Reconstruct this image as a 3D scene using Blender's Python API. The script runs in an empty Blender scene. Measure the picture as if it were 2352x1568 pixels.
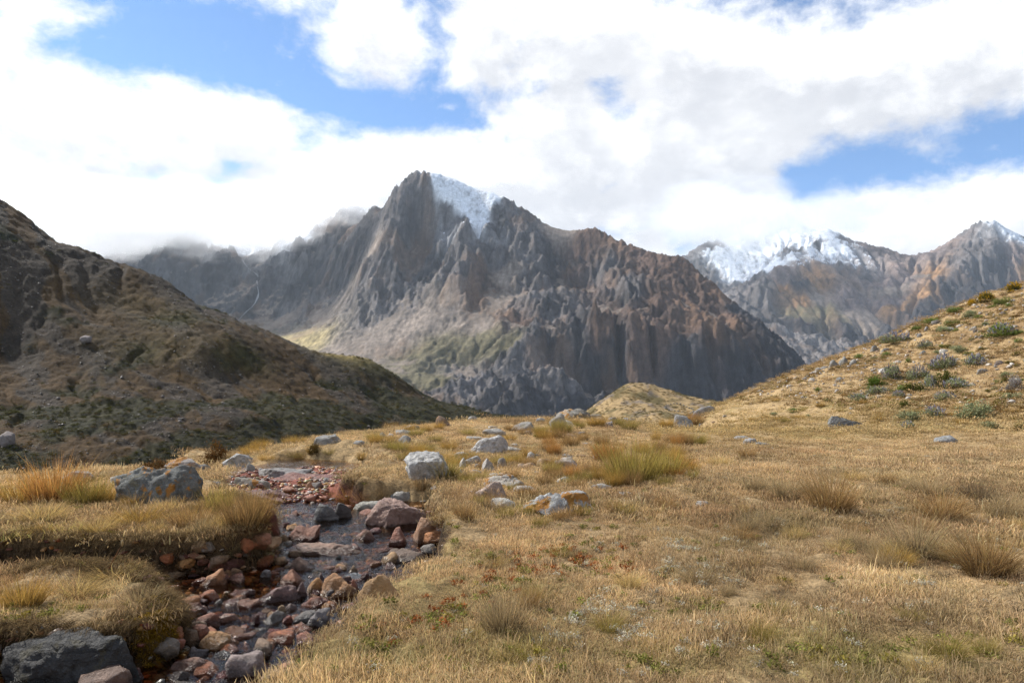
import bpy, bmesh, math, random
import numpy as np
from mathutils import Vector, Matrix

# ------------------------------------------------------------------ camera, sky, sun, exposure
SC = bpy.context.scene
COL = SC.collection
F_PX, CX, CY = 1568.0, 1176.0, 784.0          # 24 mm lens on a 36 mm sensor, measured on a 2352 x 1568 view
PITCH = math.atan(96.0 / F_PX)                # eye level a little below the middle of the frame
EYE = np.array([0.0, 0.0, 1.6])
cam = bpy.data.cameras.new('camera')
cam.lens, cam.sensor_width = 24.0, 36.0
cam.clip_start, cam.clip_end = 0.05, 60000.0
cam_ob = bpy.data.objects.new('camera', cam)
COL.objects.link(cam_ob)
cam_ob.location = EYE
cam_ob.rotation_euler = (math.radians(90) + PITCH, 0, 0)
SC.camera = cam_ob

SUN_AZ, SUN_EL = -62.0, 41.0                  # degrees left of the view direction, above the horizon
SUN_DIR = np.array([math.sin(math.radians(SUN_AZ)) * math.cos(math.radians(SUN_EL)),
                    math.cos(math.radians(SUN_AZ)) * math.cos(math.radians(SUN_EL)),
                    math.sin(math.radians(SUN_EL))])
sun = bpy.data.lights.new('sun', 'SUN')
sun.energy, sun.angle, sun.color = 5.0, math.radians(0.55), (1.0, 0.955, 0.88)
sun_ob = bpy.data.objects.new('sun', sun)
COL.objects.link(sun_ob)
sun_ob.rotation_euler = Vector(SUN_DIR).to_track_quat('Z', 'Y').to_euler()

SC.view_settings.view_transform = 'Standard'
SC.view_settings.look = 'None'
SC.view_settings.gamma = 1.0
SC.view_settings.use_curve_mapping = False
SC.view_settings.exposure = 0.48
SC.render.engine = 'CYCLES'
cy = SC.cycles
cy.use_adaptive_sampling = True
cy.adaptive_threshold = 0.008
cy.use_denoising = True
try:
    cy.denoiser = 'OPENIMAGEDENOISE'
    cy.denoising_input_passes = 'RGB_ALBEDO_NORMAL'
    cy.denoising_prefilter = 'FAST'
except Exception:
    pass
cy.max_bounces = 12
cy.diffuse_bounces = 2
cy.glossy_bounces = 2
cy.transmission_bounces = 3
cy.transparent_max_bounces = 8
cy.volume_bounces = 10
cy.volume_max_steps = 256
cy.caustics_reflective = False
cy.caustics_refractive = False
cy.sample_clamp_indirect = 6.0
SC.render.filter_size = 0.95


def pix_dir(px, py):
    """Direction of a point of the 2352 x 1568 view, scaled so that its forward (y) component is 1."""
    px = np.asarray(px, float); py = np.asarray(py, float)
    dx, dy = (px - CX) / F_PX, (CY - py) / F_PX
    yy = math.cos(PITCH) - dy * math.sin(PITCH)
    zz = math.sin(PITCH) + dy * math.cos(PITCH)
    return dx / yy, np.ones_like(yy), zz / yy


def P(px, py, Y):
    a, _, c = pix_dir(px, py)
    return np.stack([np.asarray(a * Y, float), np.broadcast_to(np.asarray(Y, float), np.shape(a)).copy(), EYE[2] + c * Y], -1)


def azel(px, py):
    a, b, c = pix_dir(px, py)
    return np.arctan2(a, b), np.arctan2(c, np.sqrt(a * a + 1))


# ------------------------------------------------------------------ node helper
class NT:
    def __init__(self, tree):
        self.t = tree
        tree.nodes.clear()

    def n(self, kind, ins=None, **props):
        nd = self.t.nodes.new(kind)
        for k, v in props.items():
            setattr(nd, k, v)
        for k, v in (ins or {}).items():
            self.set(nd, k, v)
        return nd

    def set(self, nd, k, v):
        s = nd.inputs[k]
        if isinstance(v, bpy.types.NodeSocket):
            self.t.links.new(v, s)
        elif isinstance(v, bpy.types.Node):
            self.t.links.new(v.outputs[0], s)
        else:
            s.default_value = v

    def m(self, op, a, b=None, c=None, clamp=False):
        nd = self.t.nodes.new('ShaderNodeMath')
        nd.operation, nd.use_clamp = op, clamp
        for i, v in enumerate((a, b, c)):
            if v is not None:
                self.set(nd, i, v)
        return nd.outputs[0]

    def v(self, op, a, b=None, scale=None):
        nd = self.t.nodes.new('ShaderNodeVectorMath')
        nd.operation = op
        self.set(nd, 0, a)
        if b is not None:
            self.set(nd, 1, b)
        if scale is not None:
            self.set(nd, 'Scale', scale)
        return nd.outputs['Value'] if op in ('LENGTH', 'DOT_PRODUCT', 'DISTANCE') else nd.outputs[0]

    def mix(self, fac, a, b, mode='MIX'):
        nd = self.t.nodes.new('ShaderNodeMix')
        nd.data_type, nd.blend_type = 'RGBA', mode
        for i, v in ((0, fac), (6, a), (7, b)):
            if isinstance(v, tuple) and len(v) == 3:
                v = (*v, 1.0)
            self.set(nd, i, v)
        return nd.outputs[2]

    def step(self, x, lo, hi, smooth=True):
        nd = self.t.nodes.new('ShaderNodeMapRange')
        nd.interpolation_type = 'SMOOTHSTEP' if smooth else 'LINEAR'
        nd.clamp = True
        self.set(nd, 0, x); self.set(nd, 1, lo); self.set(nd, 2, hi)
        return nd.outputs[0]

    def noise(self, vec, scale, detail=4.0, rough=0.55, dist=0.0, out=0, lac=2.0):
        nd = self.n('ShaderNodeTexNoise', {'Vector': vec, 'Scale': scale, 'Detail': detail, 'Roughness': rough, 'Distortion': dist, 'Lacunarity': lac})
        return nd.outputs[out]

    def ramp(self, fac, stops):
        nd = self.t.nodes.new('ShaderNodeValToRGB')
        self.set(nd, 0, fac)
        el = nd.color_ramp.elements
        while len(el) > 1:
            el.remove(el[-1])
        el[0].position, el[0].color = stops[0][0], (*stops[0][1], 1)
        for p_, c_ in stops[1:]:
            e = el.new(p_); e.color = (*c_, 1)
        return nd.outputs[0]


# ------------------------------------------------------------------ sky: Nishita air with clouds over it
world = bpy.data.worlds.new('World')
SC.world = world
world.use_nodes = True
w = NT(world.node_tree)
SKY_STRENGTH = 0.10
sky = w.n('ShaderNodeTexSky', sky_type='NISHITA', sun_disc=False, sun_elevation=math.radians(SUN_EL),
          sun_rotation=math.radians(SUN_AZ), altitude=4300.0, air_density=1.0, dust_density=0.6, ozone_density=1.6)

CLOUD_BLOBS = [   # px, py, half-width, half-height, amount: where cloud piles up (+) and where blue shows (-)
    (60, 330, 250, 230, 1.35), (20, 130, 110, 80, 0.85), (180, 260, 80, 120, 0.5), (110, 5, 180, 40, 1.0), (420, 290, 170, 105, 1.35), (560, 290, 100, 75, 0.8), (600, 430, 600, 110, 1.1),
    (820, 50, 150, 100, 0.95), (860, 130, 110, 60, 0.6), (620, 10, 90, 40, 0.5), (1010, 370, 330, 75, 1.25), (1130, 120, 110, 80, .6), (1320, 60, 300, 130, 1.25),
    (1750, 200, 420, 220, 1.45), (1450, 420, 420, 180, 1.2), (2200, 130, 260, 130, 1.25), (2150, 520, 380, 95, 1.25), (1176, 720, 1500, 200, 1.3), (1240, 270, 130, 45, 0.6),
    (2060, 440, 150, 36, 0.55), (525, 135, 32, 34, 0.62), (350, 90, 30, 14, 0.45), (2180, 325, 60, 22, 0.62), (2310, 420, 100, 45, 0.45), (1020, 248, 26, 9, .5), (865, 250, 18, 6, .4),
    (370, 95, 170, 85, -0.6), (230, 120, 60, 60, -0.3), (620, 130, 110, 70, -0.58), (880, 245, 190, 42, -1.1), (700, 235, 60, 60, -.7), (1000, 150, 45, 100, -0.75), (1000, 240, 90, 34, -.5), (1120, 215, 60, 30, -.35),
    (1405, 200, 62, 34, -1.25), (1425, 275, 45, 34, -.9), (1255, 215, 70, 16, -.5), (1965, 50, 45, 34, -0.85), (1900, 180, 50, 24, -.65), (1960, 375, 150, 48, -1.3), (2270, 300, 140, 60, -1.1), (1840, 430, 60, 40, -1.0),
    (545, 380, 50, 14, -0.95), (2352, 340, 60, 70, -.5),
]


def cloud_group():
    g = bpy.data.node_groups.new('cloud_field', 'ShaderNodeTree')
    g.interface.new_socket('Direction', in_out='INPUT', socket_type='NodeSocketVector')
    g.interface.new_socket('Field', in_out='OUTPUT', socket_type='NodeSocketFloat')
    k = NT(g)
    gi = k.n('NodeGroupInput'); go = k.n('NodeGroupOutput')
    d0 = gi.outputs[0]
    wob = k.v('SUBTRACT', k.noise(d0, 5.0, 3.0, 0.5, out=1), (0.5, 0.5, 0.5))
    d = k.v('ADD', d0, k.v('SCALE', wob, scale=0.055))
    sp = k.n('ShaderNodeSeparateXYZ', {0: d})
    x, y, z = sp.outputs
    az = k.m('ARCTAN2', x, y)
    el = k.m('ARCSINE', k.m('MAXIMUM', k.m('MINIMUM', z, 0.9999), -0.9999))
    co = k.n('ShaderNodeCombineXYZ', {0: az, 1: el}).outputs[0]
    tot = None
    for (px, py, sx, sy, am) in CLOUD_BLOBS:
        a0, e0 = azel(px, py)
        a1, _ = azel(px + sx, py); a2, _ = azel(px - sx, py)
        _, e1 = azel(px, py - sy); _, e2 = azel(px, py + sy)
        sa, se = abs(a1 - a2) / 2, abs(e1 - e2) / 2
        q = k.n('ShaderNodeVectorMath', {0: co, 1: (1 / sa, 1 / se, 0), 2: (-a0 / sa, -e0 / se, 0)}, operation='MULTIPLY_ADD').outputs[0]
        r2 = k.v('DOT_PRODUCT', q, q)
        e = k.m('POWER', 0.36788, r2)
        tot = k.m('MULTIPLY', e, am) if tot is None else k.m('MULTIPLY_ADD', e, am, tot)
    # beyond the frame the same broken cover goes on
    half, top = math.radians(37), math.radians(30)
    out = k.m('MAXIMUM', k.step(k.m('ABSOLUTE', az), half * 0.95, half * 1.35), k.step(el, top * 0.98, top * 1.4))
    far = k.m('MULTIPLY_ADD', k.noise(d0, 2.2, 2.0, 0.5), 2.4, -0.92)
    tot = k.n('ShaderNodeMix', {0: out, 2: tot, 3: far}).outputs[0]
    st = k.v('MULTIPLY', d, (1.0, 1.0, 1.45))
    n1 = k.noise(st, 5.5, 9.0, 0.60, 0.15)
    n2 = k.noise(st, 24.0, 6.0, 0.62, 0.1)
    f = k.m('MULTIPLY_ADD', k.m('SUBTRACT', n1, 0.5), 4.4, tot)
    f = k.m('MULTIPLY_ADD', k.m('SUBTRACT', n2, 0.5), 2.4, f)
    k.t.links.new(f, go.inputs[0])
    return g


CG = cloud_group()
dirn = w.n('ShaderNodeTexCoord').outputs['Generated']
dirn = w.v('NORMALIZE', dirn)


def field(vec):
    nd = w.n('ShaderNodeGroup'); nd.node_tree = CG
    w.set(nd, 0, vec)
    return nd.outputs[0]


f0 = field(dirn)
up = w.v('NORMALIZE', w.v('ADD', dirn, tuple(0.05 * (np.array([0, 0, 1.0]) * 0.8 + SUN_DIR * 0.4))))
f1 = field(up)
alpha = w.step(f0, -0.35, 1.30)
thick = w.step(f1, 0.4, 2.2)                       # how much cloud lies between here and the light above
shade = w.mix(thick, (1.15, 1.15, 1.15), (0.67, 0.685, 0.725))
soft = w.noise(w.v('MULTIPLY', dirn, (1, 1, 1.8)), 7.0, 8.0, 0.62)
shade = w.mix(w.step(soft, 0.35, 0.7), shade, w.mix(0.5, shade, (0.90, 0.905, 0.92)))
cl = w.v('SCALE', shade, scale=0.80 / SKY_STRENGTH)
skyc = w.v('MULTIPLY', sky.outputs[0], (1.22, 1.55, 1.70))
final = w.mix(alpha, skyc, cl)
bg = w.n('ShaderNodeBackground', {'Color': final, 'Strength': SKY_STRENGTH})
w.n('ShaderNodeOutputWorld', {'Surface': bg.outputs[0]})
world.cycles.sampling_method = 'MANUAL'
world.cycles.sample_map_resolution = 512

# ------------------------------------------------------------------ numpy noise
_pr = np.random.RandomState(7)
PERM = np.concatenate([_pr.permutation(512)] * 2).astype(np.int64)
G2 = np.stack([np.cos(np.arange(512) * 2.399963), np.sin(np.arange(512) * 2.399963)], -1)
_g3 = _pr.normal(size=(512, 3)); G3 = _g3 / np.linalg.norm(_g3, axis=1)[:, None]


def pn2(x, y, seed=0):
    x = np.asarray(x, float) + seed * 17.31; y = np.asarray(y, float) - seed * 9.73
    xi, yi = np.floor(x).astype(np.int64), np.floor(y).astype(np.int64)
    xf, yf = x - xi, y - yi
    u, v = xf * xf * xf * (xf * (xf * 6 - 15) + 10), yf * yf * yf * (yf * (yf * 6 - 15) + 10)

    def g(ix, iy, fx, fy):
        h = PERM[(PERM[ix & 511] + iy) & 511]
        return G2[h, 0] * fx + G2[h, 1] * fy
    a, b = g(xi, yi, xf, yf), g(xi + 1, yi, xf - 1, yf)
    c, d = g(xi, yi + 1, xf, yf - 1), g(xi + 1, yi + 1, xf - 1, yf - 1)
    return (a + (b - a) * u + ((c + (d - c) * u) - (a + (b - a) * u)) * v) * 1.5


def pn3(p, seed=0):
    p = np.asarray(p, float) + np.array([seed * 11.7, seed * -7.3, seed * 5.1])
    i = np.floor(p).astype(np.int64); f = p - i
    w_ = f * f * f * (f * (f * 6 - 15) + 10)
    out = 0
    for dx in (0, 1):
        for dy in (0, 1):
            for dz in (0, 1):
                h = PERM[(PERM[(PERM[(i[:, 0] + dx) & 511] + i[:, 1] + dy) & 511] + i[:, 2] + dz) & 511]
                dot = G3[h, 0] * (f[:, 0] - dx) + G3[h, 1] * (f[:, 1] - dy) + G3[h, 2] * (f[:, 2] - dz)
                wt = (w_[:, 0] if dx else 1 - w_[:, 0]) * (w_[:, 1] if dy else 1 - w_[:, 1]) * (w_[:, 2] if dz else 1 - w_[:, 2])
                out = out + dot * wt
    return out * 1.5


def fbm2(x, y, octaves=4, gain=0.5, seed=0):
    s, a = 0, 1.0
    for o in range(octaves):
        s = s + a * pn2(x, y, seed + o); x = x * 2.03; y = y * 2.03; a *= gain
    return s


def ridged2(x, y, octaves=4, gain=0.5, seed=0):
    s, a, wgt = 0, 1.0, 1.0
    for o in range(octaves):
        n_ = 1 - np.abs(pn2(x, y, seed + o)) * 1.35
        n_ = np.clip(n_, 0, 1) ** 2 * wgt
        wgt = np.clip(n_ * 1.6, 0, 1)
        s = s + a * n_; x = x * 2.07; y = y * 2.07; a *= gain
    return s


def fbm3(p, octaves=3, gain=0.5, seed=0):
    s, a = 0, 1.0
    for o in range(octaves):
        s = s + a * pn3(p, seed + o); p = p * 2.03; a *= gain
    return s


def sstep(x, a, b):
    t = np.clip((x - a) / (b - a), 0, 1)
    return t * t * (3 - 2 * t)


class RBF:
    """Surface through control points: z = sum w_i sqrt(r^2 + c^2) + plane."""
    def __init__(self, xy, z, c=0.0, smooth=0.0):
        xy = np.asarray(xy, float); z = np.asarray(z, float)
        self.s = np.abs(xy).max(); self.p = xy / self.s; self.c = c / self.s
        n = len(z)
        K = np.sqrt(((self.p[:, None] - self.p[None]) ** 2).sum(-1) + self.c ** 2)
        A = np.zeros((n + 3, n + 3)); A[:n, :n] = K - smooth * np.eye(n)
        A[:n, n] = A[n, :n] = 1; A[:n, n + 1:] = self.p; A[n + 1:, :n] = self.p.T
        self.w = np.linalg.solve(A, np.concatenate([z, [0, 0, 0]]))

    def __call__(self, x, y):
        x = np.asarray(x, float) / self.s; y = np.asarray(y, float) / self.s
        out = self.w[-3] + self.w[-2] * x + self.w[-1] * y
        for i in range(len(self.p)):
            out = out + self.w[i] * np.sqrt((x - self.p[i, 0]) ** 2 + (y - self.p[i, 1]) ** 2 + self.c ** 2)
        return out


# ------------------------------------------------------------------ objects
def tag(o, label=None, cat=None, group=None, kind=None):
    for k, v in (('label', label), ('category', cat), ('group', group), ('kind', kind)):
        if v:
            o[k] = v
    return o


def mesh_from(name, verts, faces_flat, loop_tot, mat=None, smooth=True, attrs=None):
    """verts (N,3); faces as flat vertex indices with the size of each face in loop_tot."""
    me = bpy.data.meshes.new(name)
    verts = np.asarray(verts, np.float32); faces_flat = np.asarray(faces_flat, np.int32); loop_tot = np.asarray(loop_tot, np.int32)
    me.vertices.add(len(verts)); me.vertices.foreach_set('co', verts.ravel())
    me.loops.add(len(faces_flat)); me.loops.foreach_set('vertex_index', faces_flat)
    me.polygons.add(len(loop_tot))
    me.polygons.foreach_set('loop_start', np.concatenate([[0], np.cumsum(loop_tot)[:-1]]).astype(np.int32))
    me.polygons.foreach_set('loop_total', loop_tot)
    me.polygons.foreach_set('use_smooth', np.full(len(loop_tot), smooth))
    for k, a in (attrs or {}).items():
        a = np.asarray(a, np.float32)
        if a.ndim == 1:
            me.attributes.new(k, 'FLOAT', 'POINT').data.foreach_set('value', a)
        else:
            c4 = np.ones((len(a), 4), np.float32); c4[:, :3] = a
            me.attributes.new(k, 'FLOAT_COLOR', 'POINT').data.foreach_set('color', c4.ravel())
    me.update(calc_edges=True)
    if mat:
        me.materials.append(mat)
    return me


def link(name, me, parent=None, loc=(0, 0, 0), rot=(0, 0, 0)):
    o = bpy.data.objects.new(name, me)
    COL.objects.link(o)
    o.parent = parent
    o.location, o.rotation_euler = loc, rot
    return o


def grid_faces(nr, nc):
    i = np.arange(nr * nc).reshape(nr, nc)
    q = np.stack([i[:-1, :-1], i[:-1, 1:], i[1:, 1:], i[1:, :-1]], -1).reshape(-1, 4)
    return q.ravel(), np.full(len(q), 4)


def new_mat(name):
    m = bpy.data.materials.new(name)
    m.use_nodes = True
    return m, NT(m.node_tree)


def attr(k, name, kind='GEOMETRY'):
    return k.n('ShaderNodeAttribute', attribute_name=name, attribute_type=kind)


def terrain_mat(name, scale, bump=0.5, bump_dist=1.0, var=0.5, rough=0.95, fine=8.0, detail=6.0):
    """Colour painted per vertex as land cover, broken up by noise of the given size (metres)."""
    m, k = new_mat(name)
    col = attr(k, 'cover').outputs['Color']
    pos = k.n('ShaderNodeNewGeometry').outputs['Position']
    a = k.noise(pos, 1.0 / scale, detail, 0.65)
    b = k.noise(pos, fine / scale, 5.0, 0.7)
    f = k.m('MULTIPLY_ADD', k.m('SUBTRACT', a, 0.5), 2.4 * var, 1.0)
    f = k.m('MULTIPLY_ADD', k.m('SUBTRACT', b, 0.5), 2.0 * var, f)
    f = k.m('MAXIMUM', f, 0.25)
    c = k.v('SCALE', col, scale=f)
    h = k.m('MULTIPLY_ADD', b, 0.35, a)
    bp = k.n('ShaderNodeBump', {'Strength': bump, 'Distance': bump_dist, 'Height': h})
    p = k.n('ShaderNodeBsdfPrincipled', {'Base Color': c, 'Roughness': rough, 'Specular IOR Level': 0.15, 'Normal': bp.outputs[0]})
    k.n('ShaderNodeOutputMaterial', {'Surface': p.outputs[0]})
    return m


def idw(x, y, pts, vals, power=3.0):
    """Cover classes: inverse-distance blend of the control points' values."""
    num = np.zeros(np.shape(x) + (vals.shape[1],)); den = np.zeros(np.shape(x))
    for (px_, py_), v in zip(pts, vals):
        w_ = 1.0 / (((x - px_) ** 2 + (y - py_) ** 2 + 1.0) ** (power / 2))
        den += w_; num += w_[..., None] * v
    return num / den[..., None]

# ------------------------------------------------------------------ the great mountain across the valley
#   px, py, forward distance (m), cover: R rock, D dark rock (also shade painted onto shadowed faces), B red-brown rock, S scree, G green-brown slope, W snow, Y dry grass
MAIN = [
    (100, 545, 4300, 'W'), (220, 560, 4100, 'W'), (330, 592, 3750, 'D'), (400, 560, 3620, 'D'), (430, 560, 3620, 'D'), (480, 566, 3650, 'D'), (560, 582, 3680, 'D'), (600, 578, 3690, 'D'), (640, 568, 3680, 'R'), (560, 572, 3850, 'W'), (650, 556, 3850, 'W'),
    (690, 538, 3750, 'W'), (760, 512, 3720, 'R'), (800, 485, 3560, 'R'), (860, 462, 3350, 'R'), (885, 468, 3150, 'R'), (740, 545, 3520, 'D'), (700, 560, 3540, 'R'), (690, 548, 3640, 'W'), (820, 520, 3400, 'R'),
    (200, 535, 4500, 'W'), (420, 548, 4300, 'W'), (650, 528, 4200, 'W'), (800, 478, 4000, 'W'),
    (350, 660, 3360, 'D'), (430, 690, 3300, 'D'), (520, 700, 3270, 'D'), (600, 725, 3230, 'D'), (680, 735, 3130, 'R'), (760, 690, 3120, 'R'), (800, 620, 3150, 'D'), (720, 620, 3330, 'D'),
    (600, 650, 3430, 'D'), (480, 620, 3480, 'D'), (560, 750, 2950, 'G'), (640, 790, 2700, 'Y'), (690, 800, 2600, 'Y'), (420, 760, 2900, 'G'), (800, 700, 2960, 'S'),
    (892, 462, 3010, 'R'), (905, 436, 3010, 'R'), (925, 424, 3010, 'R'), (945, 412, 3010, 'R'), (975, 400, 3010, 'R'), (1000, 405, 3020, 'W'), (1050, 415, 3060, 'W'), (1130, 444, 3060, 'W'), (1165, 462, 3030, 'R'), (1210, 488, 3010, 'R'),
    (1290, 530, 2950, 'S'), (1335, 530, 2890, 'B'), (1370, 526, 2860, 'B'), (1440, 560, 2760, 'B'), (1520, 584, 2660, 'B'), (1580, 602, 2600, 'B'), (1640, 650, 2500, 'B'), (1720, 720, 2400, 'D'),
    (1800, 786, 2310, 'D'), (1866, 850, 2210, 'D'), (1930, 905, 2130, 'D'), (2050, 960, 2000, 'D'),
    (1030, 424, 3000, 'W'), (1065, 440, 3005, 'W'), (1100, 455, 3020, 'W'), (1082, 470, 2975, 'W'), (1094, 496, 2930, 'W'), (985, 430, 2960, 'R'), (1030, 450, 2960, 'R'), (1060, 475, 2940, 'R'), (1140, 470, 2980, 'R'), (1120, 500, 2920, 'R'), (960, 430, 2970, 'R'), (975, 412, 2985, 'R'), (1180, 500, 2950, 'R'),
    (900, 500, 2890, 'R'), (950, 500, 2950, 'D'), (960, 550, 2930, 'D'), (965, 600, 2890, 'D'), (1000, 655, 2760, 'D'), (885, 560, 2790, 'R'), (845, 600, 2830, 'S'), (840, 660, 2780, 'R'), (895, 640, 2700, 'R'), (930, 690, 2620, 'R'),
    (1062, 520, 2800, 'R'), (1055, 590, 2680, 'R'), (1035, 640, 2600, 'R'), (1110, 560, 2800, 'R'), (1160, 590, 2760, 'R'), (1130, 640, 2660, 'B'), (1100, 680, 2570, 'B'), (1165, 670, 2590, 'B'),
    (1245, 545, 2860, 'R'), (1248, 580, 2740, 'R'), (1240, 630, 2600, 'R'), (1232, 665, 2500, 'R'), (1245, 705, 2400, 'R'), (1290, 735, 2310, 'D'), (1290, 620, 2790, 'D'), (1280, 670, 2640, 'D'),
    (1330, 640, 2790, 'D'), (1350, 690, 2640, 'B'), (1390, 745, 2400, 'B'), (1400, 600, 2680, 'R'), (1440, 660, 2480, 'R'), (1330, 590, 2780, 'B'),
    (1200, 640, 2640, 'S'), (1170, 690, 2540, 'S'), (1100, 735, 2430, 'S'), (1010, 690, 2560, 'S'), (950, 740, 2460, 'S'), (880, 780, 2410, 'S'), (780, 800, 2430, 'S'), (1000, 800, 2270, 'G'),
    (900, 840, 2220, 'G'), (1090, 790, 2270, 'G'), (760, 840, 2200, 'S'), (850, 880, 2000, 'G'), (1180, 745, 2370, 'B'), (1165, 800, 2190, 'G'),
    (1500, 700, 2400, 'B'), (1480, 640, 2560, 'B'), (1570, 700, 2370, 'B'), (1600, 660, 2480, 'B'), (1670, 740, 2270, 'B'),
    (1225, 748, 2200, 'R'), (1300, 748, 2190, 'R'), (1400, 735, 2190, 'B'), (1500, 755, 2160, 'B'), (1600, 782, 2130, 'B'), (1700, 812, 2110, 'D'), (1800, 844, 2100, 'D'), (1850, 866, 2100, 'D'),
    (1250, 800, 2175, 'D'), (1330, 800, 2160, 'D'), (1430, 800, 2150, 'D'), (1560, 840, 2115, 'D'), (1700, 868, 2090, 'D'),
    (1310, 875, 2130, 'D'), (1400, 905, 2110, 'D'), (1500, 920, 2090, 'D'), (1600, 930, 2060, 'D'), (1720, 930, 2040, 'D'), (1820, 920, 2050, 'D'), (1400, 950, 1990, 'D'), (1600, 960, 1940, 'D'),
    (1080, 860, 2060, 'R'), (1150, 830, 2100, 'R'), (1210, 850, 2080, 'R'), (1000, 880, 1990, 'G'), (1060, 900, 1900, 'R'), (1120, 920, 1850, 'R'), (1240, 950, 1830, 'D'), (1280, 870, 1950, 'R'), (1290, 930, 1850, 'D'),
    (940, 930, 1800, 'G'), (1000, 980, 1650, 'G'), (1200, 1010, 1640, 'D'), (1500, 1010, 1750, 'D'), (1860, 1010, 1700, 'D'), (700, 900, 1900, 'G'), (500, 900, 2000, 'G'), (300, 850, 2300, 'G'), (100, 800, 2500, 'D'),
    (100, 680, 3300, 'D'), (0, 600, 3700, 'D'),
]
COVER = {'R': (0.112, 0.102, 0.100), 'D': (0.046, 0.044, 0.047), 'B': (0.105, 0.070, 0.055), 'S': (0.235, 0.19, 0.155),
         'G': (0.125, 0.108, 0.062), 'W': (0.80, 0.82, 0.85), 'Y': (0.34, 0.27, 0.13), 'O': (0.27, 0.155, 0.075), 'P': (0.20, 0.155, 0.14)}
ROUGH = {'R': 1.0, 'D': 1.0, 'B': 0.85, 'S': 0.16, 'G': 0.25, 'W': 0.2, 'Y': 0.05, 'O': 0.4, 'P': 0.6}


def erode(Z, cell, rock, rounds=30, n=9000, steps=70, seed=1, k_er=0.35, k_dep=0.25, cap=0.5):
    """Water running downhill in many small drops: cuts gullies into rock and lays scree at their feet."""
    ny, nx = Z.shape; Z = Z / cell; rs_ = np.random.RandomState(seed)
    for r in range(rounds):
        x = rs_.uniform(1, nx - 2, n); y = rs_.uniform(1, ny - 2, n)
        dx = np.zeros(n); dy = np.zeros(n); sed = np.zeros(n); v = np.ones(n); wt = 1.0
        for s_ in range(steps):
            xi = x.astype(int); yi = y.astype(int); fx = x - xi; fy = y - yi
            z00 = Z[yi, xi]; z10 = Z[yi, xi + 1]; z01 = Z[yi + 1, xi]; z11 = Z[yi + 1, xi + 1]
            gx_ = (z10 - z00) * (1 - fy) + (z11 - z01) * fy; gy_ = (z01 - z00) * (1 - fx) + (z11 - z10) * fx
            h0 = z00 * (1 - fx) * (1 - fy) + z10 * fx * (1 - fy) + z01 * (1 - fx) * fy + z11 * fx * fy
            dx = dx * .25 - gx_ * .75; dy = dy * .25 - gy_ * .75
            L = np.sqrt(dx * dx + dy * dy) + 1e-6; dx /= L; dy /= L
            xn = np.clip(x + dx, 1, nx - 2.01); yn = np.clip(y + dy, 1, ny - 2.01)
            xj = xn.astype(int); yj = yn.astype(int); fxn = xn - xj; fyn = yn - yj
            h1 = Z[yj, xj] * (1 - fxn) * (1 - fyn) + Z[yj, xj + 1] * fxn * (1 - fyn) + Z[yj + 1, xj] * (1 - fxn) * fyn + Z[yj + 1, xj + 1] * fxn * fyn
            dh = h1 - h0
            c = np.maximum(-dh, 0.02) * v * wt * cap
            er = np.where(sed < c, np.minimum((c - sed) * k_er, np.maximum(-dh, 0) * .15), 0) * rock[yi, xi]
            de = np.where((sed > c) | (dh > 0), np.where(dh > 0, np.minimum(dh * .5, sed), (sed - c) * k_dep), 0)
            d = de - er; sed = sed - d
            ii = yi * nx + xi
            D = np.bincount(np.concatenate([ii, ii + 1, ii + nx, ii + nx + 1]), np.concatenate([d * (1 - fx) * (1 - fy), d * fx * (1 - fy), d * (1 - fx) * fy, d * fx * fy]), nx * ny)
            Z = Z + np.clip(D, -.17, .115).reshape(ny, nx)
            v = np.sqrt(np.clip(v * v - dh * .6, 0.05, 9)); wt *= .985
            x, y = xn, yn
    return Z * cell


def bilinear(A, x0, y0, cell, X, Y):
    u = np.clip((X - x0) / cell, 0, A.shape[1] - 1.001); v = np.clip((Y - y0) / cell, 0, A.shape[0] - 1.001)
    i, j = u.astype(int), v.astype(int); fu, fv = u - i, v - j
    return A[j, i] * (1 - fu) * (1 - fv) + A[j, i + 1] * fu * (1 - fv) + A[j + 1, i] * (1 - fu) * fv + A[j + 1, i + 1] * fu * fv


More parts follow.
